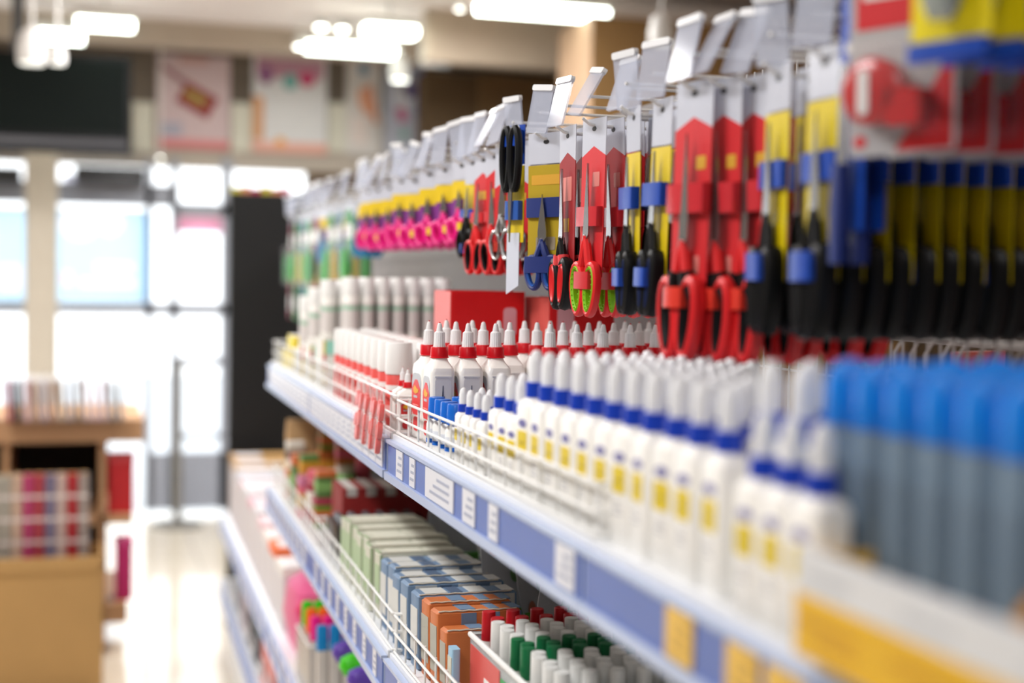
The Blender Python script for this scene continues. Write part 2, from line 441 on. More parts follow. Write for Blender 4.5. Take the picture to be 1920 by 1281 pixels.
MB().tube([(0, 0, .07), (0, 0, zc - p.z)], .006).build('rod', HOUS, t)
for i, (x, y) in enumerate(CEIL_LIGHTS):  # unseen housings for the lamps put in above the shop
    t = thing('troffer', 'white ceiling troffer put in to light the sales floor, outside the view', 'ceiling light', (x, y, 2.93), 0, 'troffers over the sales floor')
    MB().box(-.18, .18, -.63, .63, 0, .07).build('housing', HOUS, t)

# ================================================================== LEFT WOODEN DISPLAY
YT = 5.9
tx1 = P(270, 790, Y=YT).x; ztop = P(200, 787, Y=YT).z
t = thing('display_table', 'light wood display counter with open shelves at the end of the aisle', 'display table', (tx1 - .62, YT + .35, 0), 0)
W2 = .62
MB().box(-W2, W2, -.35, .35, ztop - .09, ztop).build('top_board', WOOD, t)
for xx in (P(10, 900, Y=YT).x - (tx1 - .62), P(192, 900, Y=YT).x - (tx1 - .62)): MB().box(xx - .012, xx + .012, -.33, .33, .03, ztop - .09).build('upright', WOOD, t)
zs = P(230, 968, Y=YT).z
MB().box(-W2, W2 - .04, -.33, .33, zs - .035, zs).build('shelf', WOOD, t)
MB().box(-W2, W2 - .06, -.33, .33, .12, .2).build('base', WOOD, t)
MB().box(-W2, W2 - .13, .30, .32, .2, ztop - .09).build('back_board', mat('black_board', '#141414', .6), t)
# cardboard box in front
x0, x1, z0, z1 = wq(-60, 1018, 190, 1192, YT - .1)
t = thing('cardboard_box', 'plain brown cardboard box holding paper rolls, before the wooden counter', 'box', ((x0 + x1) / 2, YT - .30, 0))
W = (x1 - x0) / 2; H = z1
b = MB()
b.box(-W, W, -.17, .1, 0, .01); b.box(-W, W, -.17, -.163, .01, H); b.box(-W, W, .093, .1, .01, H); b.box(-W, -W + .007, -.163, .093, .01, H); b.box(W - .007, W, -.163, .093, .01, H)
b.build('carton', KRAFT, t)
MB().prism([(-W, H), (W, H), (W - .02, H - .05), (-W + .02, H - .05)], -.18, -.171).build('flap', KRAFT, t)
rolls = ['#a23a42', '#b2aaa0', '#a39d92', '#c4a894', '#b0406c', '#a8404a', '#77708a', '#c0a8a0', '#a8262e', '#9c8f88']
for i, c in enumerate(rolls):
    x = x0 + .07 + i * (x1 - x0 - .1) / 10
    nm = ['crimson', 'pale floral', 'grey patterned', 'beige', 'magenta', 'red', 'slate blue', 'pale rose', 'dark red', 'mauve'][i]
    t = thing('wrapping_paper_roll', nm + ' gift wrap roll standing in the cardboard box', 'gift wrap', (x, YT - .34, .012), 0, 'gift wrap rolls in the cardboard box')
    m = mat('wrap' + c, c, .4); zz = P(100, 886, Y=YT - .3).z - .012
    rr = MB(); rr.lathe([(.0195, 0), (.0195, zz)], 14)
    for k in range(9): rr.lathe([(.0199, zz * (.5 + k * .055)), (.0199, zz * (.5 + k * .055) + .012)], 14, 1 if k % 2 else 0)
    rr.build('roll', [m, mat('wrap_dots' + c, '#e3d8d4', .5)], t)
    MB().lathe([(.012, zz), (.012, zz + .004)], 10).build('core', KRAFT, t)
# red box and magenta bag on the side bay
x0, x1, z0, z1 = wq(200, 852, 250, 955, YT)
for i, (u0, v0, u1, v1, c, l) in enumerate(((200, 852, 250, 960, '#c3242a', 'upright red box on the shelf of the wooden counter'), (214, 1010, 248, 1100, '#b81f66', 'magenta bag at the bottom of the wooden counter'))):
    x0, x1, z0, z1 = wq(u0 + 2, v0, u1, v1, YT + .1); z1 = min(z1, ztop - .1)
    zb = (zs if i == 0 else .2) + .001
    if i: z1 = min(z1, zs - .05)
    t = thing(('gift_box', 'paper_bag')[i], l, ('box', 'bag')[i], ((x0 + x1) / 2, YT + .12, zb))
    hw = (x1 - x0) / 2
    MB().rbox([(0, hw, .05, .004), (z1 - zb, hw, .05, .004)]).build('body', mat('gift' + c, c, .5), t)
    MB().rbox([(z1 - zb - .03, hw + .002, .052, .004), (z1 - zb + .002, hw + .002, .052, .004)]).build('lid' if i == 0 else 'rim', mat('gift2' + c, '#d0474c' if i == 0 else '#c9407f', .5), t)
# books / albums leaning along the top
cols = ['#8d2a48', '#2b2a30', '#c9a9ae', '#b79b8d', '#a9a0ad', '#a5867a', '#b8aa9a', '#94929a', '#6f665e', '#c7b4b5', '#d0b8bf', '#c4b0b8', '#8e9092', '#999a9b', '#c7a9b1', '#caa7b0']
names = ['wine red', 'black', 'dusty pink', 'tan', 'lilac grey', 'brown', 'sand', 'steel grey', 'umber', 'pale rose', 'pink', 'mauve pink', 'ash grey', 'mid grey', 'rose', 'last rose']
x = P(4, 740, Y=YT).x
for i, c in enumerate(cols):
    wd = .027; h = P(200, 712, Y=YT).z - ztop - (.0 if i < 12 else .01)
    lean = -8 + (i % 3) * 3
    x += wd + .005
    if x > tx1 - .06: break
    t = thing('album', names[i] + ' album filed upright in clear film on the wooden counter', 'album', (x, YT + .02, ztop + .004), 0, 'albums standing on the wooden counter')
    t.rotation_euler = (0, R(lean * .5), 0)
    MB().rbox([(0, wd / 2 - .004, .1, .003), (h * .95, wd / 2 - .004, .1, .003)]).build('cover', mat('album' + c, c, .5), t)
    MB().box(-wd / 2 + .003, wd / 2 - .003, -.102, .102, h * .95, h * 1.05).build('film_sleeve', mat('crinkle_film', '#f2f4f8', .1, alpha=.4), t)

# ---- stanchion at the door
p = P(332, 985, Z=0)
t = thing('stanchion_post', 'slim grey post on a round foot before the glass doors', 'post', (p.x, p.y, 0))
zt = P(332, 690, Y=p.y).z
MB().lathe([(.16, 0), (.16, .012), (.03, .03)], 24).build('foot', mat('dull_steel', '#8d8b86', .35, metal=.6), t)
MB().lathe([(.027, .03), (.027, zt)], 16).build('pole', mat('dull_steel', '#8d8b86'), t)
MB().lathe([(.035, zt), (.038, zt + .02), (.02, zt + .04)], 16).build('cap', mat('dull_steel', '#8d8b86'), t)

# ================================================================== SHELVING RUN
XR = .46           # front edge
XB = .955          # back panel
LV = [1.30, .958, .585, .32]
def bay(k, y0, y1, levels, ztop, grid, label, labels_by_level):
    L = y1 - y0 - .002
    if k == 2: L -= .013
    o = G(XR, y0 + (.013 if k == 2 else 0))
    t = thing('shelving_bay', label, 'shelving', (o.x, o.y, 0), -BEND if y0 >= 2.1 else 0, 'bays of the white shelving run')
    D = XB - XR
    MB().box(.02, D, 0, L, 0, .12).build('base', SHELFW, t)
    for li in levels:
        z = LV[li]
        s = MB(); s.box(.004, D - .01, 0, L, z - .022, z); s.box(0, .004, 0, L, z - .01, z + .004)
        s.build('shelf', SHELFW, t)
        r = MB(); r.box(-.006, -.001, 0, L, z - .065, z - .004, 0)
        r.box(-.011, -.006, 0, L, z - .009, z - .004, 1); r.box(-.013, -.006, 0, L, z - .066, z - .054, 1)
        rail = r.build('price_rail', [RAILP, RAILP], t)
        MB().box(-.008, -.006, .004, L - .004, z - .054, z - .009).build('insert_strip', RAILB, rail)
        for (ya, yb, kind) in labels_by_level.get(li, []):
            ya = max(ya, y0 + .004) - y0; yb = min(yb, y1 - .004) - y0
            if yb - ya < .008: continue
            c = MB(); c.box(-.0100, -.008, ya, yb, z - .052, z - .011, 0)
            mid = (ya + yb) / 2; hw = (yb - ya) * .36
            for q in range(3): c.box(-.0104, -.0100, mid - hw, mid + hw * (.2 + .35 * q), z - .023 - q * .010, z - .019 - q * .010, 1)
            c.build('price_label', [CARDY if kind == 'y' else CARDW, mat('ink_y', '#c09a45', .6) if kind == 'y' else mat('ink_w', '#a3a8ba', .6)], rail)
    if grid:
        g = MB()
        n = int(L / .026)
        for i in range(n + 1):
            yy = .003 + i * (L - .006) / n; g.tube([(D, yy, .12), (D, yy, ztop)], .0017, 5)
        for j in range(int((ztop - .15) / .075)):
            zz = .15 + j * .075; g.tube([(D + .003, 0, zz), (D + .003, L, zz)], .0017, 5)
        g.build('back_grid', GRIDW, t)
    else:
        g = MB(); g.box(D, D + .02, 0, L, .12, ztop)
        for j in range(int((ztop - .2) / .1)): g.box(D - .003, D, 0, L, .2 + j * .1, .203 + j * .1)
        g.build('back_panel', GREY, t)
    for yy in (.001, L - .031): MB().box(D + .022, D + .05, yy, yy + .03, 0, ztop).build('upright', SHELFW, t)
    return t
def yu(u, v=900, X=XR - .008): return P(u, v, X=X).y
lab1 = [(yu(b, v), yu(a, v), k) for a, b, v, k in ((745, 757, 850, 'w'), (770, 780, 860, 'w'), (800, 853, 880, 'w'), (870, 893, 920, 'w'), (919, 936, 950, 'w'), (1045, 1080, 1020, 'w'), (1106, 1122, 1060, 'w'))]
lab0 = [(yu(b, v), yu(a, v), k) for a, b, v, k in ((1252, 1302, 1150, 'y'), (1366, 1425, 1200, 'y'), (1440, 1512, 1240, 'y'))]
lab2 = [(2.17 + i * .062, 2.17 + i * .062 + .0585, 'w') for i in range(14)]
lab3 = [(3.07 + i * .075, 3.07 + i * .075 + .072, 'w') for i in range(11)]
lo = lambda y0, n, st, w: [(y0 + i * st, y0 + i * st + w, 'w') for i in range(n)]
bay(0, .35, 1.25, [0, 1, 2, 3], 2.12, True, 'nearest shelving bay, with yellow price cards and a wire grid back', {0: lab0, 1: lo(.4, 5, .16, .05)})
bay(1, 1.25, 2.15, [0, 1, 2, 3], 1.86, True, 'second shelving bay, carrying the red and blue topped glue bottles', {0: lab1, 1: lo(1.3, 6, .14, .045), 2: lo(1.3, 5, .16, .05)})
bay(2, 2.15, 3.05, [0, 1, 2, 3], 1.86, False, 'third shelving bay, carrying the large glue sticks behind its fence', {0: lab2, 1: lo(2.2, 8, .1, .03), 2: lo(2.2, 6, .14, .06)})
bay(3, 3.05, 3.95, [0, 1, 2, 3], 1.86, False, 'fourth shelving bay, last one with a high shelf', {0: lab3, 1: lo(3.1, 9, .09, .045), 2: lo(3.1, 6, .14, .06)})
bay(4, 3.95, 4.85, [2, 3], 1.86, False, 'shelving bay with low shelves just past the end of the upper shelf', {2: lo(4.0, 6, .14, .06)})
bay(5, 4.85, 5.75, [2, 3], 1.86, False, 'shelving bay with low shelves in front of the black end panel', {2: lo(4.9, 6, .14, .06)})
# black end panel
a = P(431, 356, Y=5.85); bq = P(533, 356, Y=5.85)
t = thing('end_panel', 'tall black end panel closing the shelving run before the doors', 'panel', (a.x, 5.82, 0))
MB().box(0, bq.x - a.x + .13, 0, .06, 0, a.z - .012).build('board', mat('matt_black', '#0b0c0d', .55), t)
mb = MB()
for i in range(6): mb.box(.005 + i * .04, .04 + i * .04, 0, .05, a.z - .012, a.z + (.01, .016, .008, .018, .01, .014)[i], i % 3)
mb.build('header_strip', [mat('olive_yellow', '#b9b038', .5), mat('salmon', '#c98a66', .5), mat('plum', '#a32555', .5)], t)
# brown box top edge seen at foot of the panel
# hooks rail bar at the top of the far bays
for y0, y1, lb in ((2.18, 3.04, 'third'), (3.06, 3.94, 'fourth'), (3.96, 4.84, 'fifth'), (4.86, 5.74, 'sixth')):
    p = G(XB - .03, y0)
    t = thing('hook_bar', 'white horizontal bar carrying display hooks over the %s shelving bay' % lb, 'rail', (p.x, p.y, 1.765), -BEND, 'hook bars')
    MB().box(0, .022, 0, y1 - y0, -.012, .012).build('bar', WIRE, t)

# ---- wire fences along shelf fronts
def fence(y0, y1, li, hs, label, step=.06, ret=True, lean=0):
    z = LV[li]; p = G(XR + .006, y0 + .003); L = y1 - y0 - .006
    t = thing('wire_fence', label, 'wire fence', (p.x, p.y, z + .0055), -BEND if y0 > 2.1 else 0, 'white wire fences on the shelf fronts')
    r = .0021
    for i, h in enumerate(hs):
        MB().tube([(.05, L, h), (.004, L, h), (0, L - .004, h), (0, .004, h), (.004, 0, h), (.05, 0, h)] if ret else [(0, 0, h), (0, L, h)], r, 8).build('wire', WIRE, t)
    n = int(L / step)
    v = MB().tube([(0, 0, 0), (0, 0, hs[-1])], r * .8, 6).build('vertical_wire', WIRE, t); first = True
    spots = [(.004, .002 + i * (L - .004) / n) for i in range(n + 1)] + [(.02 + k * .015, e) for e in (.003, L - .003) for k in range(2)]
    for x, yy in spots:
        o = v if first else v.copy()
        if not first: C.objects.link(o)
        first = False; o.location = (x, yy, 0)
fence(1.25, 2.15, 0, (.001, .023, .051), 'white wire fence guarding the glue bottles on the upper shelf')
fence(2.15, 3.05, 0, (.001, .026, .056), 'white wire fence in front of the large glue sticks')
fence(3.05, 3.95, 0, (.001, .026, .056), 'white wire fence glinting at the far end of the upper shelf')
fence(1.25, 2.15, 1, (.001, .03, .058), 'white wire fence before the marker tray on the middle shelf')
fence(2.15, 3.05, 1, (.001, .03, .058), 'white wire fence before the pale olive boxes on the middle shelf')
fence(3.05, 3.95, 1, (.001, .03, .058), 'white wire fence at the far end of the middle shelf')
ZT = LV[0] + .0005
# ================================================================== PRODUCTS ON THE UPPER SHELF
TA = Matrix.Rotation(R(-90), 4, 'Z')          # turns a front-facing print towards the aisle
def rrect(x0, x1, z0, z1, r, n=4, top=True, bot=True):
    pts = []
    for cx, cz, a0, on in ((x1 - r, z1 - r, 0, top), (x0 + r, z1 - r, 90, top), (x0 + r, z0 + r, 180, bot), (x1 - r, z0 + r, 270, bot)):
        if on:
            for k in range(n): a = R(a0 + 90 * k / (n - 1)); pts.append((cx + r * math.cos(a), cz + r * math.sin(a)))
        else: pts.append({0: (x1, z1), 90: (x0, z1), 180: (x0, z0), 270: (x1, z0)}[a0])
    return pts
def red_bottle():
    t = thing('glue_bottle', 'x', 'glue bottle')
    b = MB()
    hx, hy = .0185, .030
    b.rbox([(0, hx - .002, hy - .002, .006), (.003, hx, hy, .007), (.105, hx, hy, .007), (.113, hx - .001, hy - .002, .008), (.121, .0135, .016, .010), (.125, .0125, .0125, .0122), (.129, .0115, .0115, .0112)], n=5)
    b.build('bottle_body', BOTTLE, t)
    d = MB()
    d.prism(rrect(-.012, .012, .012, .1, .006), -hy - .0006, -hy + .001, 0)
    d.prism(rrect(-.0125, .0125, .1, .102, .0005), -hy - .0018, -hy + .001, 0)
    d.prism([(-.0015, .07), (.0015, .07), (.0006, .088), (-.0006, .088)], -hy - .0010, -hy, 1)
    d.prism([(-.003, .066), (.003, .066), (.003, .072), (-.003, .072)], -hy - .0010, -hy, 1)
    for q in range(4): d.prism([(-.009, .03 + q * .008), (.009, .03 + q * .008), (.009, .033 + q * .008), (-.009, .033 + q * .008)], -hy - .0009, -hy, 2)
    d.build('side_panel', [mat('bottle_panel', '#e6e5e4', .35), INK, mat('faint_print', '#cfcfd4', .5)], t)
    l = MB()
    l.prism(rrect(-.024, .024, .040, .1, .012), -hx - .0006, -hx, 0, TA)
    l.prism([(-.022, .044), (-.016, .036), (.016, .036), (.022, .044), (.024, .075), (.006, .090), (-.006, .090), (-.024, .075)], -hx - .0010, -hx, 1, TA)
    l.prism(rrect(-.015, .017, .0115, .033, .009), -hx - .0008, -hx, 1, TA)
    l.prism([(-.013, .071), (-.004, .068), (.012, .071), (.014, .075), (.004, .077), (-.006, .081), (-.014, .076)], -hx - .0014, -hx, 2, TA)
    l.prism(rrect(-.012, .008, .062, .0655, .001), -hx - .0014, -hx, 0, TA)
    l.prism(rrect(-.016, .014, .05, .052, .0005), -hx - .0014, -hx, 3, TA)
    l.build('label', [GREYLAB, REDLAB, YELDOT, mat('pale_red_print', '#ec8d8a', .5)], t)
    MB().lathe([(.0128, .127), (.0143, .1275), (.0143, .1285), (.0134, .129), (.0128, .1425), (.0122, .1435)], 40, rib=.015).build('cap_ring', REDCAP, t)
    nz = MB(); nz.lathe([(.0095, .1435), (.0090, .146), (.0088, .1465), (.0080, .164), (.0076, .165)], 36, rib=.07)
    nz.lathe([(.0074, .165), (.0050, .1668), (.0034, .176), (.0026, .178), (.0012, .1788)], 16); nz.build('nozzle', NOZ, t)
    MB().lathe([(.0009, .1785), (.0011, .1800), (.0006, .1807)], 8).build('tip_plug', REDCAP, t)
    return t
RB = Proto(red_bottle())
for r in range(3):
    for c in range(10):
        if r == 2 and c < 1: continue
        x = .5085 + c * .0432 + random.uniform(-.001, .001); y = 2.052 + r * .0675 + (.006 if r == 0 and c == 3 else 0)
        if r == 0 and c in (3,): continue
        lab = 'white glue bottle with red ring, %s row, %s from the shelf edge' % (['front', 'middle', 'rear'][r], ORD[c])
        RB.place((*G(x, y)[:2], ZT), R(random.uniform(-3, 3)), lab, 'red ringed glue bottles')
# small red capped bottles at the shelf edge
for i, (x, y) in enumerate(((.492, 2.195), (.492, 2.235), (.53, 2.25))):
    RB.place((*G(x, y)[:2], ZT), R(90 if i else 80), 'small red capped glue bottle at the shelf edge, %s from the big ones' % ORD[i], 'small red capped bottles', .56)

def blue_bottle():
    t = thing('glue_bottle', 'x', 'glue bottle')
    hx, hy = .0155, .0225
    MB().rbox([(0, hx - .002, hy - .002, .005), (.003, hx, hy, .006), (.101, hx, hy, .006), (.108, hx - .001, hy - .003, .008), (.1125, .0108, .0108, .0106), (.119, .0095, .0095, .0093)], n=5).build('bottle_body', BOTTLE, t)
    l = MB()
    l.prism(rrect(-.0145, .0125, .050, .075, .003), -hx - .0008, -hx, 0, TA)
    l.prism([(-.001 + .0115 * math.cos(k / 12 * 6.283), .0835 + .0048 * math.sin(k / 12 * 6.283)) for k in range(12)], -hx - .0008, -hx, 1, TA)
    for q in range(3): l.prism(rrect(-.009, .006 - q * .002, .030 + q * .005, .032 + q * .005, .0005), -hx - .0008, -hx, 2, TA)
    l.prism(rrect(-.008, .006, .060, .063, .0005), -hx - .0012, -hx, 3, TA)
    l.build('label', [YEL, PURP, mat('pale_grey_print', '#bcbcc0', .5), mat('ochre_print', '#b39a20', .5)], t)
    MB().lathe([(.0115, .1130), (.0120, .1136), (.0120, .1300), (.0115, .1305)], 24).build('cap_ring', BLUECAP, t)
    MB().lathe([(.0068, .129), (.0062, .140), (.004, .146), (.0022, .158), (.0014, .1592)], 14).build('nozzle', NOZ, t)
    MB().lathe([(.0092, .1305), (.0090, .152), (.0076, .160), (.0045, .1655), (.001, .1668)], 16).build('nozzle_cover', CAPCLR, t)
    return t
BB = Proto(blue_bottle())
row = 0
for yi in range(11):
    y = 1.535 - yi * .0505; x = .4935; c = 0
    while x < .500 * y or c == 0:
        if random.random() > .04 or c == 0:
            BB.place((x + random.uniform(-.001, .001), y + random.uniform(-.002, .002), ZT), R(random.uniform(-7, 7)),
                     'blue ringed glue bottle, %s rank from the small ones, %s in from the fence' % (ORD[yi], ORD[c]), 'blue ringed glue bottles')
        x += .0338; c += 1
# shorter group next to the blue capped bottles
for i, (x, y, s) in enumerate(((.484, .950, .92), (.484, .907, .92), (.484, .864, .92), (.522, 1.015, 1.12), (.522, .962, 1.12), (.560, 1.02, 1.12), (.560, .962, 1.12))):
    BB.place((x, y, ZT), R(random.uniform(-5, 5)), '%s white glue bottle with blue ring beside the bright blue caps, %s of them' % ('short' if s < 1 else 'tall', ORD[i % 3 if i < 3 else i - 3]), 'blue ringed bottles beside the blue capped ones', s)
# small ones
for yi, y in enumerate((1.662, 1.617, 1.578)):
    for c in range(6):
        BB.place((.4905 + c * .028, y, ZT), R(random.uniform(-8, 8)), 'small blue ringed bottle beside the tall ones, rank %s, %s from fence' % (('one', 'two', 'three')[yi], ORD[c]), 'small blue ringed bottles', .79)
for yi, y in enumerate((1.835, 1.797, 1.760, 1.722)):
    for c in range(4):
        BB.place((.4885 + c * .026, y, ZT), R(random.uniform(-8, 8)), 'smallest blue ringed bottle by mid blue caps, rank %s, %s from fence' % (('one', 'two', 'three', 'four')[yi], ORD[c]), 'smallest blue ringed bottles', .60)
def stub_bottle():
    t = thing('correction_fluid', 'x', 'bottle')
    MB().lathe([(.0125, 0), (.0145, .002), (.0145, .036), (.012, .043), (.0085, .046)], 22).build('bottle_body', BOTTLE, t)
    b = MB(); b.lathe([(.01475, .008), (.01475, .03)], 22, 0); b.lathe([(.01485, .010), (.01485, .016)], 22, 1); b.build('label', [mat('pale_wrap', '#dfe3ea', .4), MIDBLUE], t)
    MB().lathe([(.0128, .046), (.0132, .048), (.0120, .073), (.0112, .0745)], 10).build('cap', MIDBLUE, t)
    return t
SB = Proto(stub_bottle())
k = 0
for yi, y in enumerate((1.985, 1.948, 1.912, 1.876)):
    for c in range(3):
        SB.place((.489 + c * .034, y, ZT), R(k * 40), 'squat white bottle with faceted mid blue cap, rank %s, %s from fence' % (('one', 'two', 'three', 'four')[yi], ORD[c]), 'squat bottles with mid blue caps'); k += 1

# bottles with bright blue caps in the yellow tray
BODYB = mat('bluish_clear_bottle', '#8ea5ba', .2, alpha=.78, var=.05)
def sky_bottle():
    t = thing('glue_bottle', 'x', 'glue bottle')
    MB().lathe([(.016, 0), (.0185, .004), (.0185, .145), (.0185, .149), (.011, .15)], 22).build('bottle_body', BODYB, t)
    l = MB(); l.lathe([(.0188, .03), (.0188, .12)], 22, 0); l.lathe([(.0190, .045), (.0190, .055)], 22, 1); l.build('label', [mat('grey_blue_wrap', '#7f93a6', .4, alpha=.85), mat('navy_print', '#34507e', .5)], t)
    MB().lathe([(.0178, .150), (.0186, .152), (.0182, .180), (.0145, .192), (.006, .197), (.001, .198)], 22).build('cap', SKYCAP, t)
    return t
SKB = Proto(sky_bottle())
for yi in range(12):
    for c in range(6):
        x = .528 + c * .041; y = .905 - yi * .041
        if yi > 7 and c > 3: continue
        SKB.place((x, y, ZT + .003), R(random.uniform(0, 360)), 'grey blue bottle with domed bright blue cap, rank %s, %s from tray front' % (ORD[yi], ORD[c]), 'bright blue capped bottles', .97)
t = thing('display_tray', 'yellow cardboard display tray with a white top band, holding the blue capped bottles', 'tray', (XR - .004, .40, ZT))
b = MB(); L = .452
L = .530; b.box(.046, .31, 0, L, 0, .0025); b.box(.046, .0485, 0, L, .0025, .05, 0); b.box(.3075, .31, 0, L, .0025, .05); b.box(.0485, .3075, L - .003, L, .0025, .05); b.box(-.008, .046, 0, .002, .006, .05); L = .426
b.build('tray_body', [CARDYEL], t)
f = MB(); f.box(-.010, -.008, 0, L, .008, .049, 0); f.box(-.010, -.008, 0, L, .049, .077, 1); f.box(-.008, .0, 0, L, .0745, .077, 1); f.box(-.008, .046, L - .002, L, .006, .072, 0)
for q in range(4):
    f.box(-.0106, -.010, .02 + q * .11, .09 + q * .11, .030, .034, 2); f.box(-.0106, -.010, .02 + q * .11, .07 + q * .11, .020, .023, 2)
    f.box(-.0106, -.010, .03 + q * .11, .08 + q * .11, .060, .064, 3)
f.build('front_flap', [mat('amber_card', '#e2b00f', .45), mat('pale_card', '#d9dadb', .5), mat('amber_print', '#c08a0c', .5), mat('pale_print', '#b9bcc2', .5)], t)
t = thing('shelf_tag', 'slanted orange paper tag stuck among the blue capped bottles', 'tag', (.484, .655, ZT + .003))
MB().prism([(-.012, 0), (.010, 0), (.022, .085), (.006, .07)], -.0008, .0008, T=TA).build('tag_paper', mat('orange_paper', '#cf9339', .5), t)

# ---- large glue sticks with white caps
def big_stick():
    t = thing('glue_stick', 'x', 'glue stick')
    b = MB(); b.lathe([(.018, 0), (.0195, .003), (.0195, .074), (.018, .076)], 22, 0)
    b.build('barrel', [mat('stick_red_wrap', '#e0524d', .4)], t)
    l = MB(); l.lathe([(.0197, .052), (.0197, .06)], 22, 0); l.lathe([(.0197, .012), (.0197, .03)], 22, 1); l.build('label', [WHITE, mat('pink_print', '#f0a9a4', .5)], t)
    MB().lathe([(.0202, .076), (.0206, .078), (.0198, .120), (.0185, .1225)], 36, rib=.02).build('cap', WHITE, t)
    return t
BS = Proto(big_stick())
for yi in range(9):
    for c in range(3 if yi < 1 else 2):
        p = G(.500 + c * .052, 2.31 + yi * .072)
        BS.place((p.x, p.y, ZT), R(yi * 31), 'large white capped glue stick, rank %s past the bottles, %s from fence' % (ORD[yi], ORD[c]), 'large glue sticks', 1.12)
# ---- stepped display of slim glue sticks
def slim_stick():
    t = thing('glue_stick', 'x', 'glue stick')
    MB().lathe([(.0115, 0), (.0125, .002), (.0125, .09), (.0115, .092)], 16).build('barrel', BOTTLE, t)
    l = MB(); l.lathe([(.0127, .014), (.0127, .075)], 16, 0); l.lathe([(.0128, .06), (.0128, .07)], 16, 1)
    l.build('label', [mat('stick_wrap', '#d9d2cf', .4), mat('stick_mint', '#a9c9b4', .4)], t)
    MB().lathe([(.0132, .092), (.0134, .094), (.0126, .128), (.0115, .130)], 16).build('cap', WHITE, t)
    return t
SS = Proto(slim_stick())
def stand(y, xs, h, label, n, colr='mint'):
    p = G(0, y)
    t = thing('display_stand', label, 'display stand', (p.x + xs[0] - .018, p.y, ZT), 0, 'stands under the slim glue sticks')
    Wd = xs[1] - xs[0] + .036; D = .034 * n + .006
    MB().box(0, Wd, 0, D, 0, h).build('stand_body', mat('pale_stand', '#e2dfd6', .5), t)
    f = MB(); f.box(.006, Wd - .006, -.0008, 0, h - .034, h - .004, 0); f.box(.0, .006, -.0008, 0, .002, h - .004, 1); f.box(0, .006, -.0012, -.0008, .04, .07, 2)
    f.build('printed_band', [MINT, mat('stand_yellow', '#e5c64f', .5), REDLAB], t)
    return p.y
cnt = 0
for (y, x0, nx, h, n, nm) in ((2.96, .53, 7, .112, 3, 'nearest'), (3.12, .505, 6, .105, 3, 'second'), (3.29, .50, 5, .085, 3, 'third'), (3.46, .50, 5, .062, 3, 'farthest')):
    stand(y, (x0, x0 + (nx - 1) * .033), h, 'pale %s stepped stand lifting rows of slim glue sticks' % nm, n)
    for a in range(n):
        for c in range(nx):
            p = G(x0 + c * .033, y + .02 + a * .034)
            SS.place((p.x, p.y, ZT + h + .0005), R(cnt * 47), 'slim white glue stick on the %s stand, row %s, %s from the aisle' % (nm, ('one', 'two', 'three')[a], ORD[c]), 'slim glue sticks on stands'); cnt += 1
# ---- far end of the upper shelf
for i, (y, z) in enumerate(((3.66, 0), (3.66, .045), (3.78, 0))):
    p = G(.55, y)
    t = thing('tape_box', ['lower white box with yellow end in the far stack', 'upper white box with yellow end on top of the far stack', 'white box with yellow end behind the far stack'][i], 'box', (p.x, p.y, ZT + z + .0005), 0, 'yellow ended boxes')
    MB().rbox([(0, .07, .05, .003), (.044, .07, .05, .003)]).build('carton', mat('carton_white', '#e9e6de', .5), t)
    MB().box(-.0705, -.045, -.0505, .0505, .008 if i == 0 else .002, .0435).build('yellow_end', mat('bright_yellow', '#f3dd1c', .45), t)
for i, c in enumerate(('#c29248', '#6d6c86', '#c8873a')):
    p = G(.512, 3.56 - i * .0)
    t = thing('tape_roll', ['tan', 'slate grey', 'ochre'][i] + ' roll lying by the far fence', 'tape roll', (p.x, p.y, ZT + i * .021), 0, 'rolls by the far fence')
    MB().lathe([(.018, 0), (.026, 0), (.026, .02), (.018, .02)], 20).build('roll', mat('roll' + c, c, .5), t)

# ---- red boxes behind the red ringed bottles
BOXR = mat('red_carton', '#d00a12', .35)
def carton(x0, x1, y0, y1, h, label, blobs):
    p = G((x0 + x1) / 2, (y0 + y1) / 2)
    t = thing('glue_box', label, 'box', (p.x, p.y, ZT), 0, 'red cartons behind the glue bottles')
    hx, hy = (x1 - x0) / 2, (y1 - y0) / 2
    MB().rbox([(0, hx, hy, .002), (h, hx, hy, .002)], n=3).build('carton', BOXR, t)
    MB().box(-hx - .0008, -hx, -hy + .001, hy - .001, .001, h - .001).build('side_print', mat('salmon_red', '#e2655c', .4), t)
    d = MB()
    d.box(-hx + .004, hx - .004, -hy - .0002, -hy, .004, h - .004, 4)
    for (a, b_, c_, d_, mi) in blobs: d.prism(rrect(a, b_, c_, d_, min(b_ - a, d_ - c_) * .3), -hy - .0008 - mi * .0003, -hy, mi)
    d.build('front_print', [mat('pale_pink_print', '#d9a3ad', .5), mat('beige_print', '#cfc7b2', .5), GREEN, WHITE, BOXR], t)
    MB().box(-hx + .004, hx - .004, -.001, .001, h, h + .0012).build('lid_seam', DKRED, t)
carton(.607, .742, 2.40, 2.52, .223, 'red carton with pink window print behind the left of the bottles', ((.028, .052, .145, .195, 0), (-.03, .01, .098, .125, 1), (-.006, .006, .104, .117, 2)))
carton(.757, .875, 2.30, 2.44, .215, 'red carton behind the middle bottles, with white and pink prints', ((-.045, -.015, .15, .2, 0), (-.03, .0, .11, .128, 3), (.03, .055, .1, .15, 2)))
# low white panel card behind
t = thing('price_sign', 'small beige and green card leaning on the red carton', 'sign', (*G(.66, 2.385)[:2], ZT + .0))
MB().prism(rrect(-.05, .035, .0, .118, .004), -.001, .001).prism(rrect(-.02, .03, .085, .112, .008), -.0018, -.001, 1).build('card', [DKRED, mat('sage', '#9db39a', .5)], t)

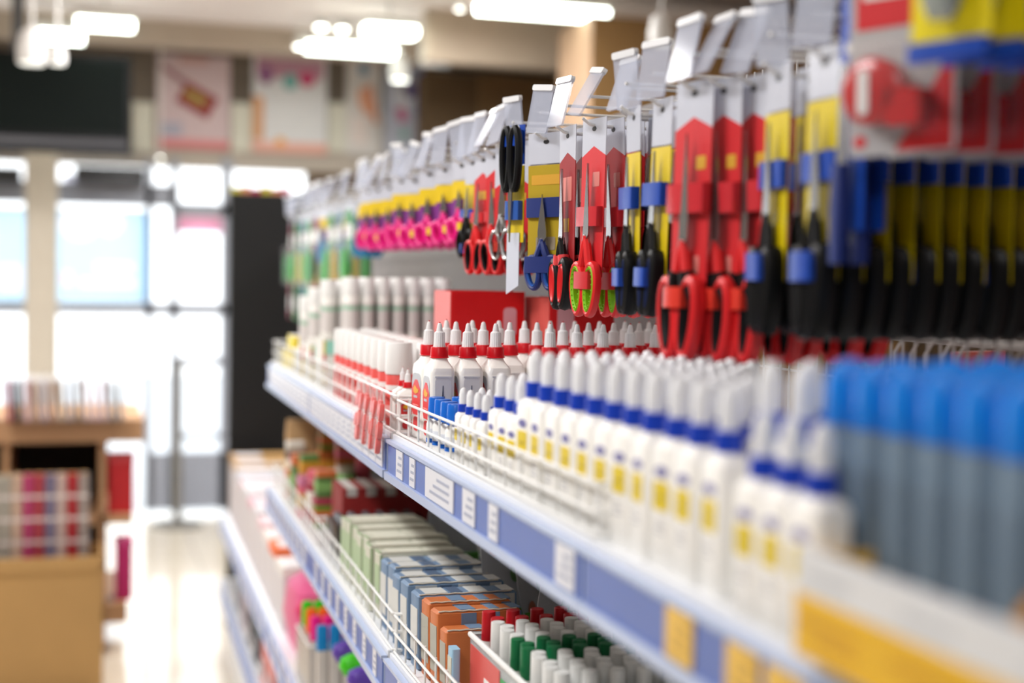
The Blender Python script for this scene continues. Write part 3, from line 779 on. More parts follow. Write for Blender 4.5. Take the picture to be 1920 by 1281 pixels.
# ---- clear blisters with red print hung on the outside of the fence
def blister_bag():
    t = thing('blister_pack', 'x', 'blister pack')
    b = MB(); b.rbox([(-.10, .006, .03, .003), (-.09, .009, .032, .004), (-.04, .010, .032, .004), (0, .004, .032, .002), (.03, .001, .032, .0009)]).build('clear_shell', mat('rosy_film', '#f6ecea', .08, alpha=.14), t)
    p = MB()
    for (yy, zz, r) in ((-.018, -.02, .011), (.008, -.014, .010), (-.014, -.055, .011), (.012, -.06, .009), (-.004, -.085, .011)):
        p.lathe([(r, -.006), (r * 1.1, 0), (r, .006)], 14, T=Matrix.Translation((0, yy, zz)) @ Matrix.Rotation(R(90), 4, 'Y') @ Matrix.Diagonal((1.5, 1, .8, 1)))
    p.build('red_pieces', mat('pale_red', '#dd3b35', .35), t)
    return t
BG = Proto(blister_bag())
for i, y in enumerate((2.175, 2.235, 2.30, 2.37)):
    p = G(XR - .014, y)
    BG.place((p.x, p.y, 1.352), (0, R(4), R(random.uniform(-6, 6))), 'clear blister with red pieces draped over the fence, %s from the corner' % ORD[i], 'red blisters over the fence', .8)

# ================================================================== HOOKS AND CARDED TOOLS
XH = .665
def hook_proto(yaw, pit):
    t = thing('display_hook', 'x', 'hook')
    D = XB - XH - .024
    MB().tube([(D, 0, -.004), (.02, 0, -.004), (.006, 0, -.002), (-.006, 0, .006)], .0024, 8).build('prong', WIRE, t)
    MB().tube([(D, 0, .036), (.0, 0, .036)], .0022, 8).box(D - .004, D, -.01, .01, -.01, .045).build('tag_arm', WIRE, t)
    g = MB(); Tt = Matrix.Rotation(R(yaw), 4, 'Z') @ Matrix.Translation((0, .002, .05)) @ Matrix.Rotation(R(pit), 4, 'X')
    g.prism(rrect(-.023, .023, -.046, .026, .003), -.0016, .0016, 0, Tt)
    g.build('tag_holder', TAGCLR, t)
    s = MB(); s.prism(rrect(-.023, .023, .019, .028, .003), -.004, .003, 0, Tt); s.build('holder_lip', CAPCLR, t)
    return t
HKS = [Proto(hook_proto(*q)) for q in ((-78, -20), (-66, -10), (-88, -28), (-72, 6), (-80, -14))]

def loop(cx, cz, a, b, n=22, tilt=0, y=0):
    pts = []
    for k in range(n):
        q = 2 * math.pi * k / n; px = a * math.cos(q) * (1 + .12 * math.sin(q)); pz = b * math.sin(q)
        pts.append((cx + px * math.cos(tilt) - pz * math.sin(tilt), y, cz + px * math.sin(tilt) + pz * math.cos(tilt)))
    return pts
def scissors(t, piv, zt, zb, s=.019, a=.014, outer=BLACK, inner=REDH, r=.0052, collar=None, y=-.008, ribs=False):
    """piv: z of pivot, zt: tip, zb: bottom of the loops"""
    hl = (piv - zb) * .62; b = hl / 2
    for sx in (-1, 1):
        bl = MB()
        bl.prism([(sx * .001, zt), (sx * .0060, piv + (zt - piv) * .6), (sx * .0100, piv + (zt - piv) * .2), (sx * .0100, piv + .004), (sx * -.004, piv - .012), (sx * -.0085, piv - .008), (sx * -.0055, piv + .01)], y - .0014 * sx - .0012, y - .0014 * sx + .0002)
        bl.build('blade', STEEL, t)
        cx, cz = -sx * s, zb + b + r
        h = MB()
        lp = loop(cx, cz, a, b, tilt=sx * .10, y=y)
        h.tube(lp, r, 8, closed=True, flat=1.25)
        h.tube([(sx * .002, y, piv + .002), (-sx * .004, y, piv - .012), (-sx * (s * .55), y, zb + 2 * b + r), (-sx * (s * .8), y, zb + 1.7 * b + r)], [.0045, .0058, .0062, r], 8)
        hd = h.build('handle', outer, t)
        g = MB(); g.tube(loop(cx, cz, a - r * .75, b - r * .75, tilt=sx * .10, y=y), r * .62, 6, closed=True, flat=2.1)
        if ribs:
            lp2 = loop(cx, cz, a - r * .98, b - r * 1.2, n=44, tilt=sx * .10, y=y)
            for i in range(0, 44, 2): g.tube([(lp2[i][0], y - r * 1.3, lp2[i][2]), (lp2[i][0], y + r * 1.3, lp2[i][2])], .0009, 4)
        g.build('grip_insert', inner, hd)
        if collar:
            c2 = MB(); c2.tube([(-sx * (s * .50), y, zb + 2 * b + r * 2.2), (-sx * (s * .68), y, zb + 2 * b - r * .2)], r * 1.22, 10); c2.build('collar', collar, hd)
    MB().lathe([(.0032, -.0008), (.0036, 0), (.0032, .0008), (.001, .0012)], 12, T=Matrix.Translation((0, y - .003, piv)) @ Matrix.Rotation(R(90), 4, 'X')).build('pivot_screw', mat('screw_steel', '#c8c8c8', .2, metal=.9), t)
def card(t, W, H, hz, body, head=HEADER, bands=(), foot=None, th=.0011, house=True, extra=()):
    """backing card: milky header above hz, printed body below"""
    m = MB(); w = W / 2
    m.prism([(-w, .014), (w, .014), (w, hz + .002), (-w, hz + .002)] if not house else [(-w, .014), (w, .014), (w, hz), (0, hz + .014), (-w, hz)], 0, th, 0)
    m.prism([(.006 * math.cos(k / 10 * 6.283), .0035 * math.sin(k / 10 * 6.283)) for k in range(10)], -.0005, .0003, 2)
    m.prism([(-w, hz), (w, hz), (w, -H), (-w, -H)] if not house else [(-w, hz), (0, hz + .014), (w, hz), (w * .96, -H), (-w * .96, -H)], 0, th, 1)
    m.build('backing_card', [head, body, mat('hook_hole', '#2a2a2e', .6)], t)
    for (z0, z1, mt, thick, wf) in bands:
        MB().rbox([(z0, w * wf, thick, .003), (z1, w * wf, thick, .003)], n=3, T=Matrix.Translation((0, -thick + .002, 0))).build('strap', mt, t)
    if extra:
        e = MB()
        for (a0, a1, c0, c1, mi) in extra: e.prism(rrect(a0, a1, c0, c1, .002), -.0006, 0, mi)
        e.build('print', [mat('card_yellow_print', '#d8a233', .5), mat('card_grey_print', '#9b8d78', .5), WHITE, mat('card_pale_red', '#e0857d', .5), BLUECAP], t)
def pack(kind):
    t = thing({'T': 'tape_dispenser_pack', 'U': 'cutter_pack', 'G': 'toy_pack', 'H': 'toy_pack', 'K': 'toy_pack', 'B': 'tool_pack'}.get(kind, 'scissors_pack'), 'x', {'T': 'tape dispenser', 'U': 'cutter', 'G': 'toy pack', 'H': 'toy pack', 'K': 'toy pack', 'B': 'tool pack'}.get(kind, 'scissors'))
    if kind in 'GHK':
        c1, c2 = {'G': ('#3f8f4c', '#46c238'), 'H': ('#3b7d88', '#d8b52c'), 'K': ('#8a3247', '#37a04a')}[kind]
        card(t, .07, .36, -.03, mat('pack' + c1, c1, .4), house=True, extra=((-.03, .03, -.1, -.06, 2), (-.03, .0, -.2, -.15, 4), (0, .03, -.24, -.2, 0), (-.03, .02, -.33, -.28, 2)))
        MB().rbox([(-.24, .028, .012, .010), (-.12, .03, .014, .010), (-.1, .02, .01, .008)], T=Matrix.Translation((0, -.014, 0))).build('clear_shell', CLEAR, t)
        MB().rbox([(-.225, .012, .007, .006), (-.18, .017, .009, .007), (-.13, .010, .006, .005)], T=Matrix.Translation((0, -.012, 0))).build('toy', mat('toy' + c2, c2, .4), t)
    elif kind == 'lime':
        card(t, .070, .205, -.038, CARDRED, bands=((-.135, -.108, mat('rosy_strap', '#d5363f', .15, alpha=.9), .006, .9), (-.222, -.198, mat('red_strap', '#cf1f28', .2), .009, .62)), extra=((.0, .02, -.08, -.06, 3),))
        scissors(t, -.150, -.048, -.262, outer=REDH, inner=LIME, s=.019, a=.0165, r=.0052, ribs=True)
    elif kind == 'collar':
        card(t, .068, .190, -.038, DKRED, extra=((-.02, .02, -.095, -.06, 3), (-.02, .01, -.14, -.12, 0)))
        scissors(t, -.150, -.048, -.255, outer=BLACK, inner=REDH, s=.018, a=.014, r=.0072, collar=mat('coral_collar', '#e8474a', .4))
    elif kind == 'redblack':
        card(t, .055, .150, -.036, CARDRED, bands=((-.112, -.094, mat('red_strap', '#cf1f28'), .006, .8),), extra=((-.01, .02, -.07, -.055, 0),))
        scissors(t, -.118, -.042, -.205, outer=REDH, inner=BLACK, s=.016, a=.013, r=.0048)
    elif kind == 'steel':
        card(t, .055, .150, -.058, CARDRED, bands=((-.165, -.148, mat('amber_red_strap', '#c2372c', .2, alpha=.85), .006, .7),), extra=((-.012, .02, -.082, -.070, 0),))
        scissors(t, -.105, -.030, -.180, outer=STEEL, inner=STEEL, s=.014, a=.0115, r=.0028)
    elif kind == 'yellow':
        card(t, .060, .235, -.045, CARDYEL, house=False, bands=((-.117, -.089, CARDBLU, .007, .98), (-.216, -.193, CARDBLU, .013, .55)), extra=((.012, .024, -.21, -.2, 2),))
        scissors(t, -.14, -.05, -.255, outer=BLACK, inner=mat('navy_grip', '#122350', .4), s=.0125, a=.009, r=.0078)
    elif kind == 'small_yellow':
        card(t, .05, .15, -.04, CARDYEL, house=False, bands=((-.10, -.085, CARDBLU, .006, .98), (-.165, -.148, CARDBLU, .007, .6)))
        scissors(t, -.10, -.045, -.175, outer=BLACK, inner=BLACK, s=.014, a=.012, r=.004)
    elif kind == 'wide_yellow':
        card(t, .075, .19, -.035, mat('mustard_card', '#b59a1b', .5), house=False, bands=((-.115, -.085, DKBLUE, .004, 1.0), (-.2, -.175, DKBLUE, .008, .9)), extra=((-.02, .02, -.165, -.145, 1), (-.03, .03, -.065, -.05, 0)))
        scissors(t, -.15, -.08, -.228, outer=DKBLUE, inner=mat('blue_grip', '#2f62b5', .35), s=.018, a=.014, r=.0042)
    elif kind == 'pink':
        card(t, .055, .115, -.028, PURPLE, house=False, extra=())
        MB().box(-.0275, .0275, -.0008, 0, -.062, -.028).build('top_print', mat('yolk_yellow', '#eccb1f', .5), t)
        scissors(t, -.082, -.045, -.148, outer=PINK, inner=PINK, s=.015, a=.0125, r=.0058, y=-.007)
        MB().rbox([(-.122, .0075, .004, .003), (-.108, .0075, .004, .003)], T=Matrix.Translation((.014, -.014, 0))).build('yellow_tag', mat('yolk_yellow', '#eccb1f'), t)
    elif kind == 'teal':
        card(t, .055, .115, -.028, PURPLE, house=False)
        MB().box(-.0275, .0275, -.0008, 0, -.062, -.028).build('top_print', mat('yolk_yellow', '#eccb1f'), t)
        scissors(t, -.085, -.045, -.165, outer=TEAL, inner=TEAL, s=.016, a=.0135, r=.0058, y=-.007)
    elif kind == 'big':
        card(t, .070, .225, -.040, CARDRED, bands=((-.133, -.100, mat('rosy_strap', '#d5363f'), .006, 1.0), (-.238, -.215, mat('scarlet_strap', '#e23a2c', .25), .012, .5)), extra=((.008, .026, -.085, -.07, 0), (.01, .02, -.2, -.18, 3)))
        scissors(t, -.165, -.045, -.298, outer=REDH, inner=BLACK, s=.018, a=.013, r=.0078, collar=BLACK)
    elif kind == 'tall_yellow':
        card(t, .062, .205, -.035, mat('strong_yellow_card', '#dcc400', .4), house=False, bands=((-.112, -.084, CARDBLU, .0045, 1.0), (-.206, -.178, CARDBLU, .013, .62)), extra=((.012, .024, -.2, -.19, 2),))
        scissors(t, -.140, -.045, -.264, outer=BLACK, inner=mat('black_grip', '#0d0e10', .45), s=.0135, a=.009, r=.0095)
    elif kind == 'B':
        card(t, .045, .21, -.02, CARDBLU, head=CARDBLU, house=False, extra=((-.012, .012, -.05, -.04, 2), (-.012, .012, -.03, -.015, 4)))
        h = MB(); h.rbox([(-.24, .008, .006, .004), (-.19, .010, .007, .005), (-.15, .008, .006, .004)], T=Matrix.Translation((0, -.010, 0))); h.build('handle', DKBLUE, t)
        MB().prism([(-.008, -.16), (.008, -.16), (.006, -.06), (-.006, -.06)], -.010, -.008).build('blade', STEEL, t)
    elif kind == 'T':
        m = MB(); m.prism(rrect(-.052, .052, -.168, .02, .006), 0, .0012, 0); m.prism(rrect(-.045, .03, -.06, .012, .002), -.0006, 0, 1)
        m.prism(rrect(-.038, .022, -.035, -.018, .002), -.0012, -.0006, 2); m.prism(rrect(-.038, .022, -.006, .004, .002), -.0012, -.0006, 2)
        m.prism([(-.005, -.165), (.048, -.165), (.048, -.085)], -.0006, 0, 1); m.prism(rrect(-.046, -.034, -.160, -.150, .004), -.0006, 0, 1)
        m.build('backing_card', [mat('grey_white_card', '#b9b8b9', .4), CARDRED, WHITE], t)
        d = MB(); Tr = Matrix.Translation((-.018, -.012, -.115)) @ Matrix.Rotation(R(90), 4, 'X')
        d.lathe([(.024, -.010), (.0285, -.007), (.0285, .007), (.024, .010)], 26, 0, T=Tr); d.prism(rrect(-.002, .030, -.146, -.115, .004), -.022, -.004, 0)
        db = d.build('dispenser', mat('glossy_red', '#bd0710', .2), t)
        q = MB(); q.prism(rrect(-.028, -.018, -.135, -.097, .004), -.0235, -.0219, 0, None); q.build('label', WHITE, db)
        MB().rbox([(-.155, .042, .014, .012), (-.148, .045, .016, .013), (-.08, .045, .016, .013), (-.073, .042, .012, .010)], T=Matrix.Translation((0, -.014, 0))).build('clear_shell', mat('thin_shell', '#ffffff', .05, alpha=.05, var=0), t)
    elif kind == 'U':
        card(t, .075, .20, -.01, mat('lemon_card', '#f0dc0a', .4), head=mat('lemon_card', '#f0dc0a'), house=False, bands=((-.215, -.200, CARDBLU, .004, 1.0),))
        MB().rbox([(-.185, .010, .006, .006), (-.172, .016, .010, .009), (-.06, .016, .010, .009), (-.05, .010, .006, .006)], T=Matrix.Translation((0, -.012, 0))).build('clear_shell', mat('grey_shell', '#a7b0b2', .1, alpha=.75), t)
        MB().rbox([(-.16, .008, .004, .003), (-.07, .008, .004, .003)], T=Matrix.Translation((0, -.010, 0))).build('cutter', mat('silver_grey', '#8b9496', .3, metal=.5), t)
    return t
PK = {}
DESC = {'lime': 'red card of red and lime scissors', 'collar': 'dark red card of black coral-collared scissors', 'redblack': 'red card of small red and black scissors',
        'steel': 'red card of small all steel scissors', 'yellow': 'yellow blue-strapped card of black scissors', 'small_yellow': 'small yellow card of black scissors',
        'wide_yellow': 'wide mustard card of blue scissors', 'pink': 'card of hot pink scissors', 'teal': 'purple card of teal scissors', 'big': 'large red card of scissors',
        'tall_yellow': 'tall yellow card of thick black scissors', 'B': 'tall blue tool card', 'T': 'red and white card of a tape dispenser', 'U': 'bright yellow card of a cutter', 'G': 'green toy card in clear film', 'H': 'teal toy card in clear film', 'K': 'wine red toy card in clear film'}
ZH = 1.764
hk = 0
def hang(y, kind, n, twist, x0=XH, pitch=.028, zh=ZH, where='', hook=True, gap0=.012, jit=2.5, tilt=0, tag_tilt=None):
    global hk
    if kind not in PK: PK[kind] = Proto(pack(kind))
    tight = kind in ('T', 'U', 'tall_yellow', 'steel', 'wide_yellow')
    jit = min(jit, .8) if tight else jit
    p = G(x0, y)
    if hook:
        hk += 1
        HKS[(hk * 3) % 5].place((p.x, p.y, zh), (R(tag_tilt or random.uniform(-3, 3)), 0, 0), 'white wire hook with milky tag holder, %s' % where, 'display hooks')
    for i in range(n):
        q = p + Vector((gap0 + i * pitch, 0, 0))
        PK[kind].place((q.x, q.y, zh - .0075), (R(random.uniform(-2.2, 2.2) * (.2 if tight else 1)), R(tilt + random.uniform(-1, 1)), R(-90 + twist + random.uniform(-jit, jit))),
                       '%s, %s on hook %s' % (DESC[kind], ORD[i], where), DESC[kind].split(' card')[0] + ' cards, ' + kind.replace('_', ' '))
# pink range, far
for i in range(11):
    hang(2.62 + i * .098, 'pink', 3 if i < 8 else 2, 24 + (i % 3) * 5, x0=XH - .01 * (i % 3), pitch=.035, where='%s along the pink range' % ORD[i], zh=ZH + random.uniform(-.004, .006), tag_tilt=random.choice((-18, -6, 4, 12)))
hang(3.70, 'teal', 2, 30, where='past the pink range')
for i in range(9): hang(3.86 + i * .165, ('G', 'H', 'G', 'teal', 'K', 'G', 'H', 'G', 'K')[i], 2, 6, pitch=.06, x0=XH - .02, where='%s past the pink range' % ORD[i], zh=ZH - .01, jit=9)
hang(2.535, 'small_yellow', 3, 14, where='between pink and red ranges')
hang(2.455, 'redblack', 4, 16, where='beside the small yellow cards')
hang(2.375, 'redblack', 3, 22, where='next to the steel scissors')
hang(2.300, 'steel', 3, 26, where='left steel range', tag_tilt=-8, pitch=.032)
hang(2.222, 'steel', 3, 26, where='right steel range')
hang(2.075, 'wide_yellow', 3, 30, where='beside the upturned scissors', tag_tilt=6)
hang(1.975, 'collar', 5, 0, where='left of the lime range', pitch=.026)
hang(1.862, 'lime', 5, 6, where='in the lime range', pitch=.028, tag_tilt=8)
hang(1.755, 'collar', 3, -8, where='right of the lime range', x0=XH + .015)
hang(1.715, 'yellow', 2, -6, where='nearest the lime range', pitch=.03)
hang(1.620, 'yellow', 7, 2, where='before the big red range', pitch=.026)
hang(1.462, 'big', 1, 12, where='left of the big red range', x0=XH - .028)
hang(1.430, 'big', 1, 9, where='in the middle of the big red range', x0=XH - .008)
hang(1.398, 'big', 5, 6, where='right of the big red range', pitch=.040, x0=XH + .012, tag_tilt=5)
hang(1.318, 'tall_yellow', 4, -4, where='beside the big red range', pitch=.035)
hang(1.205, 'tall_yellow', 10, 2, where='in the long deep row', pitch=.0265, x0=XH - .010)
hang(1.146, 'B', 2, 4, where='in front of the long deep row', pitch=.018, zh=ZH + .05, x0=XH - .014)
hang(1.060, 'T', 6, 26, where='upper row', pitch=.040, zh=1.834, x0=XH - .02)
hang(.955, 'U', 6, 18, where='topmost row', pitch=.030, zh=1.944, x0=XH - .04)
# upturned pair with a white strip
t = thing('scissors_pack', 'blue and yellow card of black scissors hung handles upwards, with a long white strip', 'scissors', (*G(XH - .012, 2.150)[:2], ZH + .01), R(-90 + 20))
card(t, .040, .170, -.05, CARDYEL, head=CARDBLU, house=False, bands=((-.135, -.105, mat('blue_strap', '#3563b8', .2, alpha=.9), .006, .9), (-.02, .005, CARDBLU, .008, .8)))
for sx in (-1, 1):
    h = MB(); h.tube(loop(sx * .011, -.040, .010, .048, y=-.012), .0062, 8, closed=True).build('handle', BLACK, t)
    MB().prism([(0, -.085), (sx * .007, -.088), (sx * .002, -.17)], -.013 - .001 * sx, -.011 - .001 * sx).build('blade', STEEL, t)
MB().prism([(-.020, -.155), (.012, -.155), (.012, -.238), (-.020, -.252)], -.002, -.001).build('white_strip', mat('paper_white', '#d3d9e6', .5), t)
# far side of the grid: red bags on the opposite shelves
def far_pack():
    t = thing('hanging_bag', 'x', 'bag')
    MB().rbox([(0, .04, .012, .008), (.06, .045, .02, .012), (.11, .035, .006, .004)]).build('bag', mat('rose_film', '#a1403c', .3, alpha=.95), t)
    MB().rbox([(.11, .036, .003, .002), (.135, .036, .003, .002)]).build('header', mat('rose_header', '#c96a62', .4), t)
    return t
FP = Proto(far_pack())
t = thing('rear_shelving', 'shelving of the next aisle, seen through the wire grid', 'shelving', (1.03, .35, 0))
MB().box(0, .45, 0, 1.78, 1.24, 1.262).build('shelf', SHELFW, t)
MB().box(.445, .45, 0, 1.78, 0, 1.24).box(.0, .445, 0, 1.78, 0, .1).build('carcass', GREY, t)
for j, z in enumerate((1.47, 1.50)):
    MB().tube([(.1 + j * .12, 0, z), (.1 + j * .12, 1.78, z)], .003, 8).build('cross_wire', GRIDW, t)
for i in range(11):
    FP.place((1.10 + (i % 2) * .11, .52 + i * .105, 1.262 + .0005), R(70 + i * 13), 'rosy red bag beyond the wire grid, %s along the next aisle' % ORD[i], 'red bags beyond the grid', 1.5)
def bracket():
    t = thing('wire_basket_hook', 'x', 'hook')
    MB().tube([(0, 0, 0), (0, 0, .06), (.01, 0, .075), (.10, 0, .078), (.11, 0, .09)], .0024, 8).build('bent_wire', GRIDW, t)
    MB().tube([(0, .03, 0), (0, .03, .06), (.01, .03, .075), (.10, .03, .078)], .0024, 8).build('second_wire', GRIDW, t)
    return t
BK = Proto(bracket())
for i in range(16):
    BK.place((XB + .010, .605 + i * .066 + (.02 if i > 9 else 0), 1.405), 0, 'bent grey white wire hook on the far face of the grid, %s along' % ORD[i], 'bent wire hooks on the grid')
# ================================================================== MIDDLE SHELF
Z2 = LV[1] + .0005
GREENC = mat('deep_green_cap', '#0b6a3d', .4)
def marker(cap, lab):
    t = thing('marker', 'x', 'marker')
    MB().lathe([(.0085, 0), (.0095, .001), (.0095, .088), (.009, .090)], 14).build('barrel', mat('marker_barrel', '#e4e3de', .4), t)
    MB().lathe([(.0097, .088), (.0100, .089), (.0094, .126), (.0088, .1275)], 14).build('cap', cap, t)
    return t
MK = {'red': Proto(marker(mat('marker_red', '#b80f1e', .4), 0)), 'green': Proto(marker(GREENC, 0)), 'white': Proto(marker(mat('marker_white', '#e2e2df', .4), 0))}
rows = ['red', 'red', 'white', 'white', 'white', 'white', 'green', 'green', 'green', 'white', 'white', 'white', 'white', 'white']
for ri, kind in enumerate(rows):
    for c in range(6):
        x = .532 + c * .0345 + (.006 if ri % 2 else 0); y = 1.845 - ri * .0225
        z = Z2 + .004 + (.004 if kind == 'red' and ri == 0 else 0)
        MK[kind].place((x, y, z), 0, '%s capped marker in clear tray, %s row from the back, %s from aisle' % (kind, ORD[ri], ORD[c]), '%s capped markers' % kind)
t = thing('marker_tray', 'clear plastic marker tray with white rim and a red and green side print', 'tray', (.512, 1.53, Z2))
b = MB(); W, L, H = .225, .335, .100
b.box(0, W, 0, L, 0, .003); b.box(0, .002, 0, L, .003, H); b.box(W - .002, W, 0, L, .003, H); b.box(.002, W - .002, 0, .002, .003, H); b.box(.002, W - .002, L - .002, L, .003, H)
b.build('tray_walls', mat('tray_clear', '#dfe6e8', .15, alpha=.4), t)
MB().tube([(0, 0, H), (W, 0, H), (W, L, H), (0, L, H)], .0042, 8, closed=True).build('rim', WHITE, t)
f = MB(); f.box(-.001, 0, .19, L - .004, .006, H - .012, 0); f.box(-.001, 0, .08, .185, .006, H - .02, 1); f.box(-.0014, -.001, .21, .26, .03, .06, 2)
f.build('side_print', [mat('tray_red', '#d6564f', .4), mat('tray_green', '#1fa047', .4), WHITE], t)

def upright_box(name, label, x0, w, y, th, h, mats, group, pattern, tilt=0, rz=0):
    p = G(x0 + random.uniform(0, .008), y); tilt = tilt + random.uniform(-1.5, .8)
    t = thing(name, label, 'box', (p.x, p.y, Z2 + abs(math.sin(R(tilt))) * th / 2 + .0002), R(rz), group)
    t.rotation_euler = (R(tilt), 0, R(rz))
    MB().rbox([(0, w / 2, th / 2, .004), (h - .004, w / 2, th / 2, .004), (h, w / 2 - .004, th / 2 - .004, .003)], T=Matrix.Translation((w / 2, 0, 0)), n=3).build('carton', mats[0], t)
    b = MB()
    for (a, b_, mi) in pattern:
        b.box(w * a, w * b_, -th / 2 + .004, th / 2 - .004, h - .001, h + .0008, mi)
        b.box(w * a, w * b_, -th / 2 - .0008, -th / 2, h * .35, h - .004, mi)
    b.box(-.0008, 0, -th / 2 + .004, th / 2 - .004, h * .2, h * .8, 0)
    b.build('print', mats[1:], t)
    # folded flap edge, a ragged cardboard line along the top
    z = MB(); z.tube([(.002 + i * w / 14, -th / 2 + .001 + .0008 * (i % 2), h - .001 + .0007 * ((i * 3) % 2)) for i in range(14)], .0011, 5); z.build('flap_edge', mat('raw_card', '#d3cbbb', .8), t)
    return t
for i, (y, th, h) in enumerate(((1.915, .038, .095), (1.962, .046, .110), (2.018, .05, .112))):
    upright_box('craft_box', 'terracotta and grey blue box by the marker tray, ' + ORD[i] + ' from it', .482, .125, y, th, h, [ORANGE, mat('flap_grey', '#a8a69a', .5), GBLUE], 'terracotta boxes', ((.28, .46, 1), (.62, .74, 1), (.88, 1.0, 1)), tilt=-3)
for i in range(5):
    upright_box('craft_box', 'grey blue box with pale patches behind the terracotta ones, ' + ORD[i] + ' from them', .478, .155, 2.075 + i * .062, .052, .112 + .003 * (i % 2), [GBLUE, mat('patch_white', '#cfcfcb', .5), mat('dusk_blue', '#4d617d', .5)], 'grey blue boxes', ((.08, .30, 0), (.52, .70, 0), (.33, .45, 1), (.85, .97, 0)), tilt=-2)
for i in range(7):
    upright_box('craft_box', 'pale olive box with a green edge in the long row, ' + ORD[i] + ' of it', .476, .150, 2.395 + i * .058, .048, .112 + .002 * (i % 3), [PALEG, mat('leaf_print', '#a9bd97', .5), mat('cream_card', '#dedccb', .5)], 'pale olive boxes', ((.0, .03, 0), (.1, .5, 1), (.55, .9, 1)), tilt=-2)
t = thing('craft_box', 'pale blue box end at the foot of the terracotta boxes, beside the marker tray', 'box', (.49, 1.868, Z2))
MB().rbox([(0, .006, .012, .003), (.082, .006, .012, .003)]).build('carton', mat('sky_card', '#9cc4de', .5), t)
MB().box(-.0068, -.006, -.01, .01, .01, .07).build('print', PALEG, t)
# loose clear packs leaning behind the boxes
def leaf_pack():
    t = thing('film_pack', 'x', 'film pack')
    pts = []; n = 8
    rs = []
    for i in range(n):
        z = i * .024; off = .018 * math.sin(i * .5)
        rs.append([(-.028, off, z), (.028, off + .004, z), (.028, off + .0055, z), (-.028, off + .0015, z)])
    MB().rings(rs).build('film', mat('grey_film', '#cdd0d6', .15, alpha=.78), t)
    b = MB()
    for i in range(4): b.lathe([(.006, -.0006), (.007, 0), (.006, .0006)], 10, i % 2, T=Matrix.Translation(((-.012, .012)[i % 2], .018 * math.sin((i * 1.5 + 1) * .5) - .001, .024 + i * .034)) @ Matrix.Rotation(R(90), 4, 'X') @ Matrix.Diagonal((1, 1.6, 1, 1)))
    b.build('print', [mat('peach_print', '#b8765c', .5), mat('sage_print', '#6f9a66', .5)], t)
    MB().rings([[(-.028, -.001, 0), (.028, -.001, 0), (.028, .006, 0), (-.028, .006, 0)], [(-.027, .0, .02), (.027, .0, .02), (.027, .006, .02), (-.027, .006, .02)]]).build('base_fold', mat('green_fold', '#56a33f', .4), t)
    return t
LP = Proto(leaf_pack())
for i, (x, y, rx, ry, rz) in enumerate(((.665, 1.99, -8, 25, 20), (.70, 1.95, 10, 32, -10), (.69, 2.115, -14, 14, 30), (.655, 2.32, 4, 20, 8), (.69, 2.40, -10, 34, 15), (.655, 2.16, 0, -6, 5), (.675, 2.62, 8, -5, 0), (.66, 2.72, 6, 12, 10))):
    p = G(x, y)
    LP.place((p.x + .012, p.y, Z2 + .030), (R(rx), R(ry), R(rz)), 'limp clear pack leaning behind the boxes on the middle shelf, %s from the marker tray' % ORD[i], 'limp clear packs', 1.4)
# dark backing boxes deep on the middle shelf
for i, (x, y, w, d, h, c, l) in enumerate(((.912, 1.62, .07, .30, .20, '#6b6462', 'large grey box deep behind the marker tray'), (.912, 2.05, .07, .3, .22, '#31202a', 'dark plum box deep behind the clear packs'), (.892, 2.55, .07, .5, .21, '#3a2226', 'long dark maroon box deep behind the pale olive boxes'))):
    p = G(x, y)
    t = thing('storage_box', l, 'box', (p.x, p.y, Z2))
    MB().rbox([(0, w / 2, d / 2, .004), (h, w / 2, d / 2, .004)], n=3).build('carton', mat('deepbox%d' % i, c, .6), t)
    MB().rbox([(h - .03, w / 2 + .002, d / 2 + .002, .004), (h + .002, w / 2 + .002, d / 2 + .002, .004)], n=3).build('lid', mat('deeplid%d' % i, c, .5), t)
# black glossy tray and red carton
p = G(.475, 2.86)
t = thing('black_tray', 'shiny black ridged tray on the middle shelf, before the red striped carton', 'tray', (p.x, p.y, Z2))
MB().rbox([(0, .095, .06, .006), (.075, .1, .065, .006)], T=Matrix.Translation((.11, .07, 0))).build('tray_body', mat('gloss_black', '#101113', .2), t)
b = MB()
for i in range(6): b.tube([(.03 + i * .03, .015, .078), (.03 + i * .03, .125, .078)], .009, 8)
b.build('ridges', mat('gloss_grey', '#4a4d52', .2), t)
p = G(.522, 3.04)
t = thing('striped_carton', 'dark red carton with a white dashed top, behind the black tray', 'box', (p.x, p.y, Z2))
MB().rbox([(0, .11, .07, .003), (.125, .11, .07, .003)], T=Matrix.Translation((.11, .07, 0)), n=3).build('carton', mat('brick_red', '#8a1d1c', .5), t)
b = MB()
for i in range(5): b.box(.01 + i * .043, .032 + i * .043, -.0008, .14, .108, .1258)
b.build('dashes', mat('dash_white', '#c8c2bd', .5), t)
